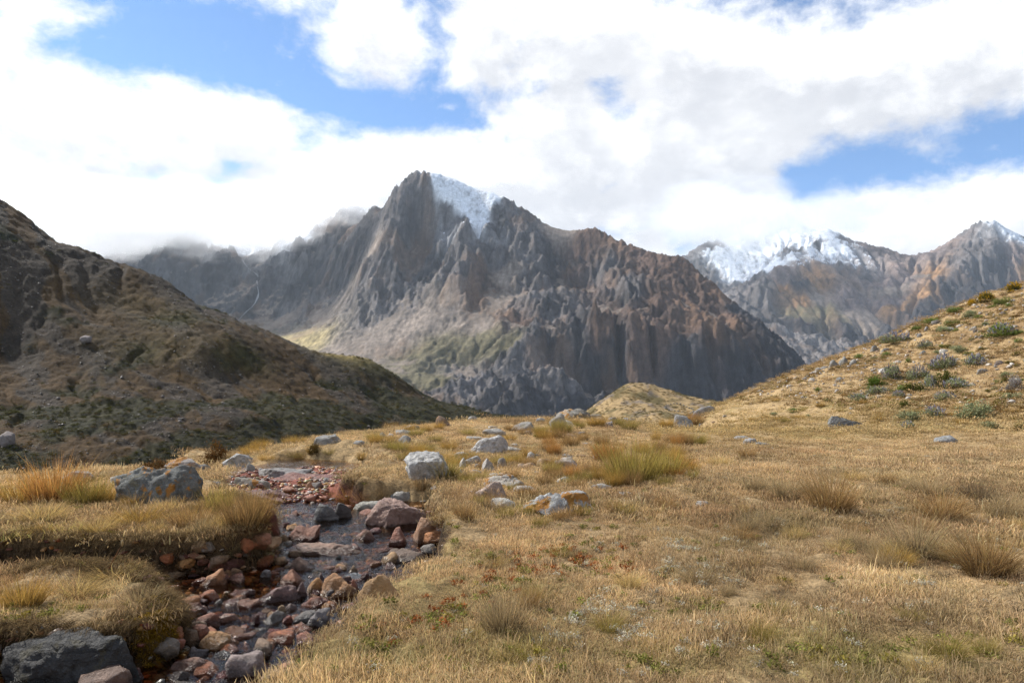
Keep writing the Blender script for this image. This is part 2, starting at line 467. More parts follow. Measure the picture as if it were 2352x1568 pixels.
def build_mountain(name, table, az0, az1, ncol, y0, y1, nrow, unit, back, snow_line, label_mat, seed, box, cell, crest, jag=1.0, rust=0.38, rounds=30, detail=1.0, snow_break=1.6):
    pts = np.array([P(a, b, d) for a, b, d, _ in table])
    xy, z = list(map(tuple, pts[:, :2])), list(pts[:, 2])
    codes = [t[3] for t in table]
    for (a, b, d, dz) in back:                     # the far side, falling away
        q = P(a, b, d); xy.append((q[0], q[1])); z.append(q[2] + dz)
    surf = RBF(xy, z)
    vals = np.array([(*COVER[c_], ROUGH[c_], 1.0 if c_ == 'W' else 0.0) for c_ in codes])
    # the block of mountain on a square grid, carved by running water
    gx_, gy_ = np.meshgrid(np.arange(box[0], box[1], cell), np.arange(box[2], box[3], cell))
    wx = fbm2(gx_ / (unit * 3), gy_ / (unit * 3), 3, 0.5, seed + 50) * unit * 0.55
    wy = fbm2(gx_ / (unit * 3), gy_ / (unit * 3), 3, 0.5, seed + 60) * unit * 0.55
    rough = idw(gx_ + wx * .9, gy_ + wy * .9, pts[:, :2], vals[:, 3:4], 4.0)[..., 0]
    xs, ys = gx_ + wx * .6, gy_ + wy * .6
    n = (ridged2(xs / (unit * 2.1), ys / (unit * 2.8), 5, 0.52, seed) - .75) * unit * .27 + (ridged2(xs / (unit * .8), ys / (unit * .8), 4, .55, seed + 9) - .75) * unit * .17
    cr = np.array([P(a, b, d) for a, b, d in crest])[:, :2]            # the skyline itself stays even
    dm = np.full(gx_.shape, 1e9)
    for i in range(len(cr) - 1):
        e_ = cr[i + 1] - cr[i]
        t_ = np.clip(((gx_ - cr[i, 0]) * e_[0] + (gy_ - cr[i, 1]) * e_[1]) / (e_ @ e_), 0, 1)
        dm = np.minimum(dm, np.hypot(gx_ - cr[i, 0] - t_ * e_[0], gy_ - cr[i, 1] - t_ * e_[1]))
    keep_ = .22 + .78 * sstep(dm, unit * .15, unit * 1.5)
    n = n * keep_
    Z0 = surf(gx_, gy_) + rough * n * jag + fbm2(gx_ / (unit * .6), gy_ / (unit * .6), 3, .5, seed + 33) * unit * .02
    hard = np.clip(.75 + .9 * fbm2(gx_ / (unit * .9), gy_ / (unit * .5), 3, .6, seed + 140), .12, 1.3)
    Z1 = erode(Z0, cell, np.clip((0.07 + 0.83 * rough) * hard * keep_, 0, 1.2), rounds, seed=seed)
    gain = Z1 - Z0
    # the mesh: fine towards the viewer's side of the valley
    t = np.linspace(az0, az1, ncol)
    rr = y0 * (y1 / y0) ** np.linspace(0, 1, nrow)
    Yg, Tg = np.meshgrid(rr, t, indexing='ij')
    X = Yg * Tg; Y = Yg
    wx = fbm2(X / (unit * 3), Y / (unit * 3), 3, 0.5, seed + 50) * unit * 0.55
    wy = fbm2(X / (unit * 3), Y / (unit * 3), 3, 0.5, seed + 60) * unit * 0.55
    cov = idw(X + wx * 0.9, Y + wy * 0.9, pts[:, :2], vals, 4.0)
    rough = cov[..., 3]
    Z = bilinear(Z1, box[0], box[2], cell, X, Y)
    g = bilinear(gain, box[0], box[2], cell, X, Y) / unit
    n = (ridged2((X + wx * .2) / (unit * .30), (Y + wy * .2) / (unit * .42), 3, 0.6, seed + 19) - .75) * unit * .05 + fbm2(X / (unit * .10), Y / (unit * .12), 2, .6, seed + 21) * unit * .022
    ledge = unit * .16                               # thin beds of rock
    q = (Z + .30 * X + fbm2(X / unit, Y / unit, 2, .5, seed + 81) * unit * .3) / ledge
    n = n * 1.5 + .8 * ledge * (sstep(q - np.floor(q), .2, .8) - (q - np.floor(q)))
    Z = Z + n * detail * np.clip(rough * 1.1 - .08, .05, 1) * np.clip(1 - g * 6, .25, 1)
    dZx = np.gradient(Z, axis=1) / np.gradient(X, axis=1); dZy = np.gradient(Z, axis=0) / np.gradient(Y, axis=0)
    slope = np.sqrt(dZx ** 2 + dZy ** 2)
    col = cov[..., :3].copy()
    nn = fbm2(X / (unit * 1.1), Y / (unit * 1.6), 5, 0.6, seed + 90)
    n2 = fbm2(X / (unit * .35), Z / (unit * .5), 4, 0.6, seed + 95)
    n3 = fbm2(X / (unit * .09), Z / (unit * .12), 3, 0.6, seed + 97)
    bed_ = pn2(np.floor(q) * 7.31 + .5, np.floor(q) * 3.7 + .3, seed + 99) * rough
    col *= np.clip(1 + .30 * bed_ + 0.28 * nn + 0.26 * n2 + .42 * n3, .3, 2.1)[..., None]
    ru = sstep(fbm2(X / (unit * 1.7), Y / (unit * 2.0), 4, 0.6, seed + 120) + .3 * n2, 0.15, 0.75) * rust * (1 - cov[..., 4])
    col = col * (1 - ru[..., None]) + np.array([0.20, 0.118, 0.068]) * ru[..., None]
    scree = sstep(g, .002, .05) * sstep(slope, 1.35, .7) * .85                                  # laid down by water: loose pale debris
    col = col * (1 - scree[..., None]) + (np.array([0.185, 0.15, 0.122]) * (1 + .25 * n2 + .2 * nn)[..., None]) * scree[..., None]
    bare = sstep(g, -.01, -.12) * rough * .35
    col = col * (1 - bare[..., None]) + np.array([0.075, 0.072, 0.075]) * bare[..., None]
    white = cov[..., 4]
    sn = sstep(white + (0.16 * n2 + 0.12 * nn + .10 * n3) * snow_break + (0.62 - np.clip(slope, 0, 2.5) * 0.42), 0.62, 0.72) * (white > .12)
    sn = sn * (.25 + .75 * sstep(n2 + n3 * .8 + nn * .3, -.42, -.02))
    if snow_line is not None:
        sl = sstep(Z + nn * unit * 1.3 + n2 * unit * .8 - slope * unit * 0.55, snow_line, snow_line + unit * 0.5)
        sn = np.maximum(sn, sl * sstep(n2 + nn * 0.4, -.35, .05))
    col = col * (1 - sn[..., None]) + np.array([0.78, 0.81, 0.85]) * sn[..., None]
    Z = Z + sn * unit * 0.03
    f, lt = grid_faces(nrow, ncol)
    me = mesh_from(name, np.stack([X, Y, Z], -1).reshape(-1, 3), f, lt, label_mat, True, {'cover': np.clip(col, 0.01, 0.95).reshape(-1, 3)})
    o = link(name, me)
    tag(o, kind='structure')

    def height(x_, y_):
        i_ = np.clip(np.log(y_ / y0) / np.log(y1 / y0) * (nrow - 1), 0, nrow - 1).astype(int)
        j_ = np.clip((x_ / y_ - az0) / (az1 - az0) * (ncol - 1), 0, ncol - 1).astype(int)
        return Z[i_, j_]
    return o, height


M_ROCKFACE = terrain_mat('mountain rock', 16.0, 0.7, 6.0, 0.4, 0.95, 4.0)
mt_back = [(a, b, d + 420, -260) for a, b, d in ((895, 455, 3000), (975, 390, 3000), (1050, 412, 3050), (1130, 440, 3050), (1210, 488, 3000), (1290, 530, 2950), (1370, 526, 2860), (1440, 560, 2760), (1580, 602, 2600), (1720, 720, 2400), (1866, 850, 2210), (2050, 960, 2000))]
mt_back += [(a, b, 5000, 60) for a, b in ((0, 570), (300, 560), (600, 540), (800, 510))]
mountain, S_MAIN = build_mountain('mountain', MAIN, -0.79, 0.56, 800, 1560, 4300, 440, 150.0, mt_back, None, M_ROCKFACE, 3, (-3300, 2250, 1500, 4350), 8.0, [(a, b, d) for a, b, d, _ in MAIN if (a, b) in ((860, 462), (885, 468), (892, 462), (905, 436), (925, 424), (945, 412), (975, 400), (1000, 405), (1050, 415), (1130, 444), (1165, 462), (1210, 488), (1290, 530), (1335, 530), (1370, 526), (1440, 560), (1520, 584), (1580, 602), (1640, 650), (1720, 720), (1800, 786), (1866, 850), (1930, 905))], rounds=20)

# a thin waterfall down the left-hand cliffs
wf = []
for a, b in ((556, 596), (562, 606), (570, 616), (584, 626), (593, 634), (590, 646), (592, 660), (594, 674), (592, 683), (586, 696), (578, 706), (566, 716), (556, 726), (547, 736)):
    ux, _, uz = [float(q) for q in pix_dir(a, b)]
    Yl = np.linspace(2300, 4200, 1500)
    below = EYE[2] + uz * Yl < S_MAIN(ux * Yl, Yl)
    yl = Yl[int(np.argmax(below))] - 6
    wf.append((ux * yl, yl, EYE[2] + uz * yl + 1.0))
wf = np.array(wf)
ww = np.array([1.0, 1.8, 1.1, 1.8, 1.2, 1.9, 1.3, 2.0, 5, 2.4, 1.2, 1.6, 0.9, 1.0])
V = []
for q, h_ in zip(wf, ww):
    for s_ in range(5):
        an = math.pi * s_ / 4
        V.append(q + np.array([math.cos(an) * h_, -math.sin(an) * h_ * .5, math.sin(an) * h_ * .3]))
fl = []
for i in range(len(wf) - 1):
    for s_ in range(4):
        fl += [i * 5 + s_, i * 5 + s_ + 1, i * 5 + 6 + s_, i * 5 + 5 + s_]
mw, k = new_mat('white water')
pw = k.n('ShaderNodeBsdfPrincipled', {'Base Color': (0.26, 0.27, 0.285, 1), 'Roughness': 0.5})
k.n('ShaderNodeOutputMaterial', {'Surface': pw.outputs[0]})
tag(link('waterfall', mesh_from('waterfall', V, fl, [4] * (len(fl) // 4), mw)), 'thin white waterfall winding down the dark cliffs behind the left hillside', 'waterfall')

# ------------------------------------------------------------------ the snowy range behind, to the right
FAR = [  # D again also darkens faces that lie in shadow
    (1440, 690, 6400, 'R'), (1500, 640, 6400, 'R'), (1565, 592, 6300, 'R'), (1620, 558, 6400, 'R'), (1700, 538, 6500, 'W'), (1755, 508, 6700, 'W'), (1775, 498, 6800, 'W'), (1800, 488, 6850, 'W'), (1830, 505, 6750, 'W'),
    (1860, 535, 6500, 'W'), (1905, 527, 6300, 'W'), (1930, 545, 6250, 'W'), (1960, 555, 6200, 'R'), (2030, 566, 6100, 'P'), (2080, 588, 6000, 'P'), (2103, 592, 5950, 'P'), (2160, 568, 5800, 'P'), (2200, 545, 5700, 'P'), (2230, 526, 5620, 'R'), (2285, 507, 5520, 'W'),
    (2310, 525, 5500, 'W'), (2350, 548, 5500, 'R'), (2450, 565, 5400, 'P'), (2600, 600, 5300, 'P'),
    (1620, 640, 5950, 'R'), (1660, 580, 6200, 'W'), (1700, 600, 6150, 'W'), (1750, 580, 6350, 'W'), (1790, 540, 6550, 'W'), (1730, 625, 5950, 'W'), (1760, 615, 5950, 'W'), (1690, 670, 5750, 'R'), (1840, 570, 6200, 'W'), (1880, 570, 6080, 'R'), (1900, 580, 6000, 'W'), (1800, 575, 6150, 'R'),
    (1790, 612, 5620, 'P'), (1760, 660, 5420, 'R'), (1720, 715, 5250, 'R'), (1700, 780, 4950, 'D'), (1800, 660, 5450, 'O'), (1840, 650, 5500, 'D'), (1850, 690, 5300, 'O'), (1885, 640, 5550, 'O'), (1890, 690, 5300, 'S'), (1920, 712, 5130, 'G'), (1870, 722, 5080, 'G'),
    (1960, 620, 5650, 'R'), (2000, 640, 5540, 'P'), (1980, 690, 5250, 'P'), (2030, 665, 5380, 'S'), (2060, 690, 5200, 'P'), (2010, 720, 5060, 'S'), (2080, 640, 5560, 'P'), (2120, 640, 5480, 'O'), (2090, 695, 5080, 'O'), (2130, 672, 5150, 'O'), (2183, 655, 5160, 'D'),
    (2200, 600, 5380, 'R'), (2225, 590, 5330, 'R'), (2260, 600, 5250, 'D'), (2250, 660, 5080, 'D'), (2320, 600, 5230, 'P'), (2352, 640, 5130, 'O'), (2450, 660, 5000, 'P'), (2150, 720, 4930, 'D'), (2240, 730, 4880, 'D'),
    (1750, 800, 4820, 'D'), (1850, 770, 4880, 'D'), (1950, 770, 4860, 'D'), (2050, 770, 4820, 'D'), (1900, 850, 4520, 'D'), (1780, 860, 4550, 'D'), (2100, 800, 4680, 'D'), (2300, 760, 4720, 'D'), (2500, 780, 4650, 'D'),
    (1500, 800, 5000, 'D'), (1500, 900, 4500, 'D'), (1700, 920, 4250, 'D'), (2000, 920, 4250, 'D'), (2352, 900, 4250, 'D'),
]
far_back = [(a, b, d + 900, -500) for a, b, d, _ in FAR[:24:2]]
M_FARROCK = terrain_mat('far rock', 34.0, 0.7, 12.0, 0.35, 0.95, 4.0)
mountain2, S_FAR = build_mountain('mountain_range', FAR, 0.12, 0.98, 480, 4200, 7400, 300, 290.0, far_back, None, M_FARROCK, 41, (400, 7000, 4100, 7500), 15.0, [(a, b, d) for a, b, d, _ in FAR[:24]], jag=0.9, rust=0.32, rounds=18, snow_break=3.2)

# ------------------------------------------------------------------ the ground far below, out to the horizon
gx = np.concatenate([np.linspace(-13500, -4000, 20), np.linspace(-3600, 3600, 37), np.linspace(4000, 13500, 20)])
gy = np.concatenate([np.linspace(-5500, -600, 12), np.linspace(-300, 6000, 36), np.linspace(6600, 15500, 16)])
GX, GY = np.meshgrid(gx, gy, indexing='xy')
GZ = -150 - 70 * sstep(GY, 600, 2500) + 40 * fbm2(GX / 2600, GY / 2600, 3, 0.5, 5)
f_, l_ = grid_faces(*GX.shape)
M_VALLEY = terrain_mat('valley floor', 90.0, 0.5, 8.0, 0.4)
vc = np.full((GX.size, 3), (0.11, 0.095, 0.055))
tag(link('valley', mesh_from('valley', np.stack([GX, GY, GZ], -1).reshape(-1, 3), f_, l_, M_VALLEY, True, {'cover': vc})), kind='structure')

# ------------------------------------------------------------------ the dark hillside on the left
S_Y = 255.0
LEFT = [(-500, 330, 245), (-250, 405, 250), (0, 460, S_Y), (60, 500, S_Y), (110, 541, S_Y), (190, 576, S_Y), (300, 613, S_Y), (400, 658, S_Y), (425, 680, S_Y), (500, 714, S_Y), (640, 773, S_Y), (740, 816, S_Y),
        (800, 826, S_Y), (832, 824, S_Y - 2), (900, 853, S_Y - 5), (1000, 917, S_Y - 10), (1060, 935, S_Y), (1120, 948, S_Y), (1220, 964, S_Y + 10), (1320, 985, S_Y + 10),
        (-250, 1100, 125), (0, 1085, 132), (300, 1072, 140), (600, 1045, 155), (800, 1003, 182), (1000, 968, 215), (1150, 966, 235), (0, 820, 192), (150, 760, 205), (200, 900, 178), (600, 900, 200), (800, 912, 216),
        (400, 950, 166), (0, 950, 160), (900, 930, 222), (260, 702, 228), (300, 790, 206), (400, 800, 205), (480, 792, 208), (400, 740, 222), (480, 740, 226), (500, 840, 205), (300, 850, 190), (940, 905, 236), (700, 840, 226)]
lp = np.array([P(a, b, d) for a, b, d in LEFT])
extra = [(q[0] - 14, q[1] + 55, q[2] - 26) for q in lp[:20]] + [(q[0] + 12, q[1] - 40, q[2] - 26) for q in lp[20:27]]
S_LEFT = RBF(np.concatenate([lp[:, :2], np.array(extra)[:, :2]]), np.concatenate([lp[:, 2], np.array(extra)[:, 2]]), c=6.0)


def left_height(x, y, fine=True):
    z = S_LEFT(x, y)
    wx = fbm2(x / 30, y / 30, 3, 0.5, 210) * 6
    # rills running down to the right and towards the viewer
    u = (x * 0.62 + y * 0.78) + wx; v_ = (x * 0.78 - y * 0.62)
    z = z - np.clip(ridged2(u / 16, v_ / 60, 3, 0.5, 211) - 0.8, 0, 1) * 2.0
    z = z + fbm2(x / 14, y / 14, 4, 0.55, 213) * 0.6
    crag = sstep(fbm2(x / 38, y / 38, 3, 0.5, 215), 0.18, 0.5) * sstep(z, 34, 58)
    z = z + crag * (ridged2(x / 9, y / 9, 3, 0.5, 216) - 0.4) * 1.3
    if fine:
        z = z + fbm2(x / 2.6, y / 2.6, 3, 0.6, 217) * 0.34
    return z, crag, u, v_


nc, nr = 560, 330
t = np.linspace(-1.08, 0.17, nc); rr = 112 * (315 / 112) ** np.linspace(0, 1, nr)
Yg, Tg = np.meshgrid(rr, t, indexing='ij'); Xg = Yg * Tg
Zg, crag, uu, vv = left_height(Xg, Yg)
# cover: brown grass, grey scree streaks, dark green scrub low down, crags
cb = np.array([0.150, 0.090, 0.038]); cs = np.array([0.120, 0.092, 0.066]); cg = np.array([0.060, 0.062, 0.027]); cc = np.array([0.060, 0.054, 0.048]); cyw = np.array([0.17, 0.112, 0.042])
sc_ = sstep(fbm2(uu / 9, vv / 70, 4, 0.55, 230) + 0.35 * fbm2(Xg / 40, Yg / 40, 2, 0.5, 231), -0.02, 0.28)
col = cb * (1 - sc_[..., None]) + cs * sc_[..., None]
pj = 1.0 / Yg                                                       # green scrub on the lower slope and along the foot
gr = sstep(fbm2(Xg / 22, Yg / 22, 4, 0.55, 233) + 0.9 * sstep(Zg, 6, -9) + 0.55 * sstep(Xg, -75, -15) - 0.35, 0.02, 0.5)
col = col * (1 - gr[..., None] * .85) + cg * gr[..., None] * .85
for (a, b, d, r_) in ((330, 790, 204, 9), (400, 730, 226, 11), (560, 815, 214, 8), (840, 850, 246, 14)):
    q = P(a, b, d); m_ = np.exp(-(((Xg - q[0]) / r_) ** 2 + ((Yg - q[1]) / (r_ * .8)) ** 2))[..., None] * 0.85
    col = col * (1 - m_) + np.array([0.075, 0.078, 0.026]) * m_
for (a, b, d, r_) in ((420, 790, 206, 10), (480, 770, 214, 7), (250, 770, 207, 9), (300, 700, 232, 14)):
    q = P(a, b, d); m_ = np.exp(-(((Xg - q[0]) / r_) ** 2 + ((Yg - q[1]) / (r_ * .7)) ** 2))[..., None] * 0.75
    col = col * (1 - m_) + cyw * m_
q = P(785, 838, 250)
m_ = np.exp(-(((Xg - q[0]) / 11) ** 2 + ((Yg - q[1]) / 9) ** 2))[..., None] * 0.9
col = col * (1 - m_) + np.array([0.62, 0.46, 0.17]) * m_  # yellow-green shelf, its colour lightened as if in sunlight
col = col * (1 - crag[..., None] * .45) + cc * crag[..., None] * .45
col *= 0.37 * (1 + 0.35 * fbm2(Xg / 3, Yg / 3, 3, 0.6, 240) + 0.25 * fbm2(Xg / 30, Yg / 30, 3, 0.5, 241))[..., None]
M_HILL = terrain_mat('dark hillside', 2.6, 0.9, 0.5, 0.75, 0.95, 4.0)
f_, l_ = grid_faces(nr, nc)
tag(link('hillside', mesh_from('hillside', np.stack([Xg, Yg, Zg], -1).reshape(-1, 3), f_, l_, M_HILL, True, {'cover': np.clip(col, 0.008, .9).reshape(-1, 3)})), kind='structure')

# ------------------------------------------------------------------ the grassy knoll in the middle distance
KN = [(1300, 985, 150), (1360, 950, 152), (1395, 912, 160), (1440, 886, 168), (1480, 889, 170), (1530, 905, 172), (1590, 926, 174), (1645, 942, 176), (1720, 965, 180), (1850, 990, 185),
      (1400, 975, 128), (1480, 960, 134), (1560, 950, 140), (1640, 975, 128), (1500, 1010, 110), (1350, 1020, 112), (1650, 1020, 112), (1460, 930, 150), (1560, 938, 152), (1800, 1030, 115), (1250, 1030, 130)]
kp = np.array([P(a, b, d) for a, b, d in KN])
kb = kp[:10] + np.array([0, 32, -16]); kb2 = kp[:10] + np.array([0, 60, -40])
S_KN = RBF(np.concatenate([kp, kb, kb2])[:, :2], np.concatenate([kp, kb, kb2])[:, 2], c=3.0)


def knoll_height(x, y):
    return S_KN(x, y) + fbm2(x / 9, y / 9, 4, 0.55, 260) * 0.55 + fbm2(x / 2, y / 2, 3, 0.6, 262) * 0.15


nc, nr = 200, 150
t = np.linspace(0.0, 0.46, nc); rr = 100 * (235 / 100) ** np.linspace(0, 1, nr)
Yg, Tg = np.meshgrid(rr, t, indexing='ij'); Xg = Yg * Tg
Zg = knoll_height(Xg, Yg)
col = np.array([0.30, 0.21, 0.105]) * np.ones(Xg.shape + (1,))
m_ = sstep(fbm2(Xg / 10, Yg / 10, 4, 0.6, 265) + 0.5 * sstep(Xg / Yg, 0.19, 0.14), 0.1, 0.5)[..., None]
col = col * (1 - m_) + np.array([0.13, 0.10, 0.045]) * m_
m_ = sstep(fbm2(Xg / 5, Yg / 5, 3, 0.6, 268), 0.3, 0.6)[..., None] * .8
col = col * (1 - m_) + np.array([0.15, 0.125, 0.105]) * m_
f_, l_ = grid_faces(nr, nc)
M_KNOLL = terrain_mat('knoll turf', 2.0, 0.6, 0.25, 0.5)
tag(link('knoll', mesh_from('knoll', np.stack([Xg, Yg, Zg], -1).reshape(-1, 3), f_, l_, M_KNOLL, True, {'cover': col.reshape(-1, 3)})), kind='structure')

# ------------------------------------------------------------------ the near ground: plateau, stream channel, right-hand hillside
WATER = -0.31
GP = []                                           # control points in world metres


def gp(px, py, Y):
    GP.append(P(px, py, Y))


for x_, y_, z_ in [(-1.5, 1.2, -.02), (1.5, 1.2, 0), (4.5, 2.5, .02), (0.2, 4, 0), (2.2, 5, 0.0), (4.5, 6, .03), (1.2, 7, 0.02), (3.5, 9, .05), (6.5, 8.5, .06), (-4, 2.5, -.1), (-2.4, 5.4, -.06), (-4.4, 5.6, -.04), (-7, 5, 0),
                   (-3.2, 7.8, 0.03), (-5.2, 8.2, 0.05), (-2.4, 8.6, .05), (-8.5, 8.2, 0.05), (-6.8, 10.2, 0.05), (-3.9, 10.4, 0.06), (-1.0, 6.5, -.02), (0, -4, 0), (-7, -4, 0), (7, -4, 0), (0.4, 9, .06), (1.6, 11, .1), (-0.9, 11.5, .02), (4.5, 13, .10), (9.5, 13, .12)]:
    GP.append(np.array([x_, y_, z_]))
# edge of the plateau, left to centre, then the ground drops away
EDGE = [(-300, 1092, 11.5), (0, 1092, 11.8), (180, 1088, 12.2), (330, 1085, 12.6), (480, 1076, 13.2), (560, 1072, 13.6), (640, 1040, 16.0), (700, 1022, 18), (760, 1002, 21), (850, 996, 25), (950, 988, 29), (1060, 990, 33), (1180, 996, 35), (1300, 978, 35), (1400, 986, 34), (1480, 984, 32), (1545, 990, 30)]
for e in EDGE:
    gp(*e)
ep = np.array([P(*e) for e in EDGE])
tg_ = np.gradient(ep[:, :2], axis=0); tg_ /= np.linalg.norm(tg_, axis=1)[:, None]
for i_, q in enumerate(ep):
    nx, ny = (-tg_[i_, 1], tg_[i_, 0]) if i_ < 11 else (0.0, 1.0)
    for d_, dz in ((3.0, -0.9), (9.0, -4.4), (22.0, -11.5)):
        GP.append(q + np.array([nx * d_, ny * d_, dz]))
# right: flat meadow, then the hillside up to its skyline
for e in [(1200, 1010, 21), (1300, 1060, 14.5), (1450, 1010, 21), (1560, 1000, 24), (1650, 1020, 20), (1800, 1015, 21.5), (2000, 1022, 20), (2200, 1035, 17.5), (2352, 1045, 16.5), (2600, 1060, 16),
          (1600, 985, 28), (1700, 963, 33), (1830, 955, 33), (1950, 942, 32), (2080, 950, 28), (2200, 935, 28), (2352, 905, 27.5), (2600, 880, 26), (1900, 985, 26), (2150, 995, 23), (2352, 990, 21.5),
          (2000, 895, 38), (2200, 820, 40), (1700, 938, 42), (1650, 955, 40), (1800, 905, 43), (1760, 930, 38), (1900, 880, 43)]:
    gp(*e)
SKYL = [(1590, 962, 44), (1640, 940, 50), (1700, 914, 52), (1750, 892, 53), (1800, 866, 54), (1860, 850, 54), (1910, 830, 54), (1950, 812, 55), (2030, 780, 55), (2100, 748, 55), (2160, 722, 55), (2200, 703, 55), (2280, 676, 54), (2352, 655, 54), (2600, 570, 54), (2900, 500, 52)]
for e in SKYL:
    gp(*e); q = P(*e); GP.append(q + np.array([0, 12, -3.0])); GP.append(q + np.array([2, 32, -16]))
GP = np.array(GP)
S_GROUND = RBF(GP[:, :2], GP[:, 2], c=0.9)


def on_level(px, py, z):
    a, _, c = pix_dir(px, py)
    Y = (z - EYE[2]) / c
    return np.stack([a * Y, Y], -1)


# outline of the channel: view points at water level; width of the bank beside each side (m)
CH = [(690, 1074, .8), (630, 1082, .8), (575, 1100, .7), (530, 1130, .5), (535, 1170, .35), (575, 1190, .3), (600, 1215, .22), (622, 1245, .14), (648, 1290, .12), (560, 1312, .10), (440, 1318, .10), (280, 1322, .10), (100, 1322, .10), (-150, 1322, .10),
      (-150, 1372, .3), (60, 1366, .3), (250, 1362, .28), (340, 1368, .25), (396, 1398, .2), (424, 1446, .16), (410, 1500, .12), (330, 1535, .10), (200, 1545, .10), (60, 1545, .10), (-120, 1545, .12), (-420, 1640, .2), (-300, 2300, .3),
      (560, 2300, .4), (500, 1780, .4), (560, 1625, .40), (640, 1560, .36), (718, 1500, .36), (770, 1455, .34), (812, 1418, .32), (880, 1385, .3), (950, 1352, .28), (985, 1310, .24), (992, 1262, .24), (1002, 1222, .26), (1000, 1190, .4), (955, 1165, .5), (880, 1166, .45),
      (800, 1168, .3), (765, 1152, .3), (775, 1130, .35), (815, 1110, .4), (830, 1096, .5), (770, 1078, .8)]
CHW = np.array([on_level(a, b, WATER) for a, b, _ in CH]); CHB = np.array([c for _, _, c in CH])


def channel_sd(x, y):
    """Signed distance to the channel outline (negative inside) and the bank width of the nearest stretch."""
    sh = np.shape(x); x = np.ravel(x); y = np.ravel(y)
    best = np.full(x.shape, 1e9); bw = np.zeros(x.shape); ins = np.zeros(x.shape, bool)
    n = len(CHW)
    for i in range(n):
        ax, ay = CHW[i]; bx, by = CHW[(i + 1) % n]
        ex, ey = bx - ax, by - ay
        t = np.clip(((x - ax) * ex + (y - ay) * ey) / (ex * ex + ey * ey), 0, 1)
        d = (x - ax - t * ex) ** 2 + (y - ay - t * ey) ** 2
        m_ = d < best
        best[m_] = d[m_]; bw[m_] = (CHB[i] * (1 - t) + CHB[(i + 1) % n] * t)[m_]
        cr = ((ay > y) != (by > y)) & (x < ex * (y - ay) / (ey if ey != 0 else 1e-9) + ax)
        ins ^= cr
    sd = np.sqrt(best); sd[ins] *= -1
    return sd.reshape(sh), bw.reshape(sh)


def ground_height(x, y, parts=False):
    x = np.asarray(x, float); y = np.asarray(y, float)
    base = S_GROUND(x, y)
    r = np.sqrt(x * x + y * y)
    base = base + fbm2(x / 2.4, y / 2.4, 3, 0.5, 300) * 0.07 * sstep(r, 2, 8) + fbm2(x / 11, y / 11, 2, 0.5, 303) * 0.20 * sstep(r, 20, 40)
    hum = fbm2(x / 0.55, y / 0.55, 3, 0.55, 305) * 0.05 + fbm2(x / 0.22, y / 0.22, 2, 0.5, 306) * 0.012
    sd = np.full(np.shape(x), 9.0); bw = np.full(np.shape(x), .3)
    near = (y < 17) & (x < 1.5)
    if np.any(near):
        s_, b_ = channel_sd(x[near] if np.ndim(x) else x, y[near] if np.ndim(y) else y)
        if np.ndim(x):
            sd[near] = s_; bw[near] = b_
        else:
            sd, bw = s_, b_
    wob = fbm2(x / 0.5, y / 0.5, 3, 0.55, 308) * 0.11 + fbm2(x / 1.5, y / 1.5, 2, .5, 309) * 0.06
    s = sd + wob * np.clip(bw / 0.25, .5, 1.2)
    t = np.clip(s / bw, 0, 1)
    prof = sstep(t, 0, 1) * 0.9 + 0.1 * t
    bed = WATER - 0.045 - 0.05 * sstep(s, 0, -0.5) + fbm2(x / 0.35, y / 0.35, 3, 0.55, 311) * 0.035
    # the upper pool lies in a shelf of red rock, barely under water
    shelf = np.exp(-(((x + 4.0) / 1.5) ** 2 + ((y - 12.2) / 1.9) ** 2)) * sstep(y, 9.9, 11.0)
    bed = bed + sstep(shelf, .12, .5) * (0.16 + 0.035 * (y - 10) + 0.05 * np.clip(fbm2(x / .9, y / .6, 3, .5, 312), -1, 1))
    lip = np.exp(-((s - bw * 1.3) / 0.16) ** 2) * 0.03
    z = np.where(s < 3, bed + (base + hum + lip - bed) * prof, base + hum)
    if parts:
        return z, s, bw
    return z


def hit(px, py, water=False, tmax=130.0):
    """Where the line of sight through a view point meets the ground (or the water)."""
    a, _, c = [float(v) for v in pix_dir(px, py)]
    Y = 2.2 * (tmax / 2.2) ** np.linspace(0, 1, 1400)
    g = ground_height(a * Y, Y)
    if water:
        g = np.maximum(g, WATER)
    d = EYE[2] + c * Y - g
    k_ = np.argmax(d < 0)
    if px < 1570 and ((not (d < 0).any()) or Y[k_] > 42):          # just over the brow: take the brow itself
        lim = np.searchsorted(Y, 37.5)
        k_ = int(np.argmin(d[:lim]))
        return np.array([a * Y[k_], Y[k_], g[k_]])
    if not (d < 0).any():
        k_ = int(np.argmin(d[: 1300]))
        return np.array([a * Y[k_], Y[k_], g[k_]])
    f = d[k_ - 1] / (d[k_ - 1] - d[k_]) if k_ else 0
    Yh = Y[k_ - 1] + (Y[k_] - Y[k_ - 1]) * f
    return np.array([a * Yh, Yh, float(EYE[2] + c * Yh)])


tt = np.concatenate([np.radians(np.linspace(-180, -52, 24))[:-1], np.radians(np.linspace(-52, -41, 30))[:-1], np.radians(np.linspace(-41, 41, 500)), np.radians(np.linspace(41, 52, 30))[1:], np.radians(np.linspace(52, 180, 24))[1:]])
rr = np.concatenate([np.linspace(0.3, 2.6, 10)[:-1], 2.6 * (17 / 2.6) ** np.linspace(0, 1, 400)[:-1], 17 * (118 / 17) ** np.linspace(0, 1, 170)])
Rg, Tg = np.meshgrid(rr, tt, indexing='ij')
Xg, Yg = Rg * np.sin(Tg), Rg * np.cos(Tg)
Zg, SDg, BWg = ground_height(Xg, Yg, True)
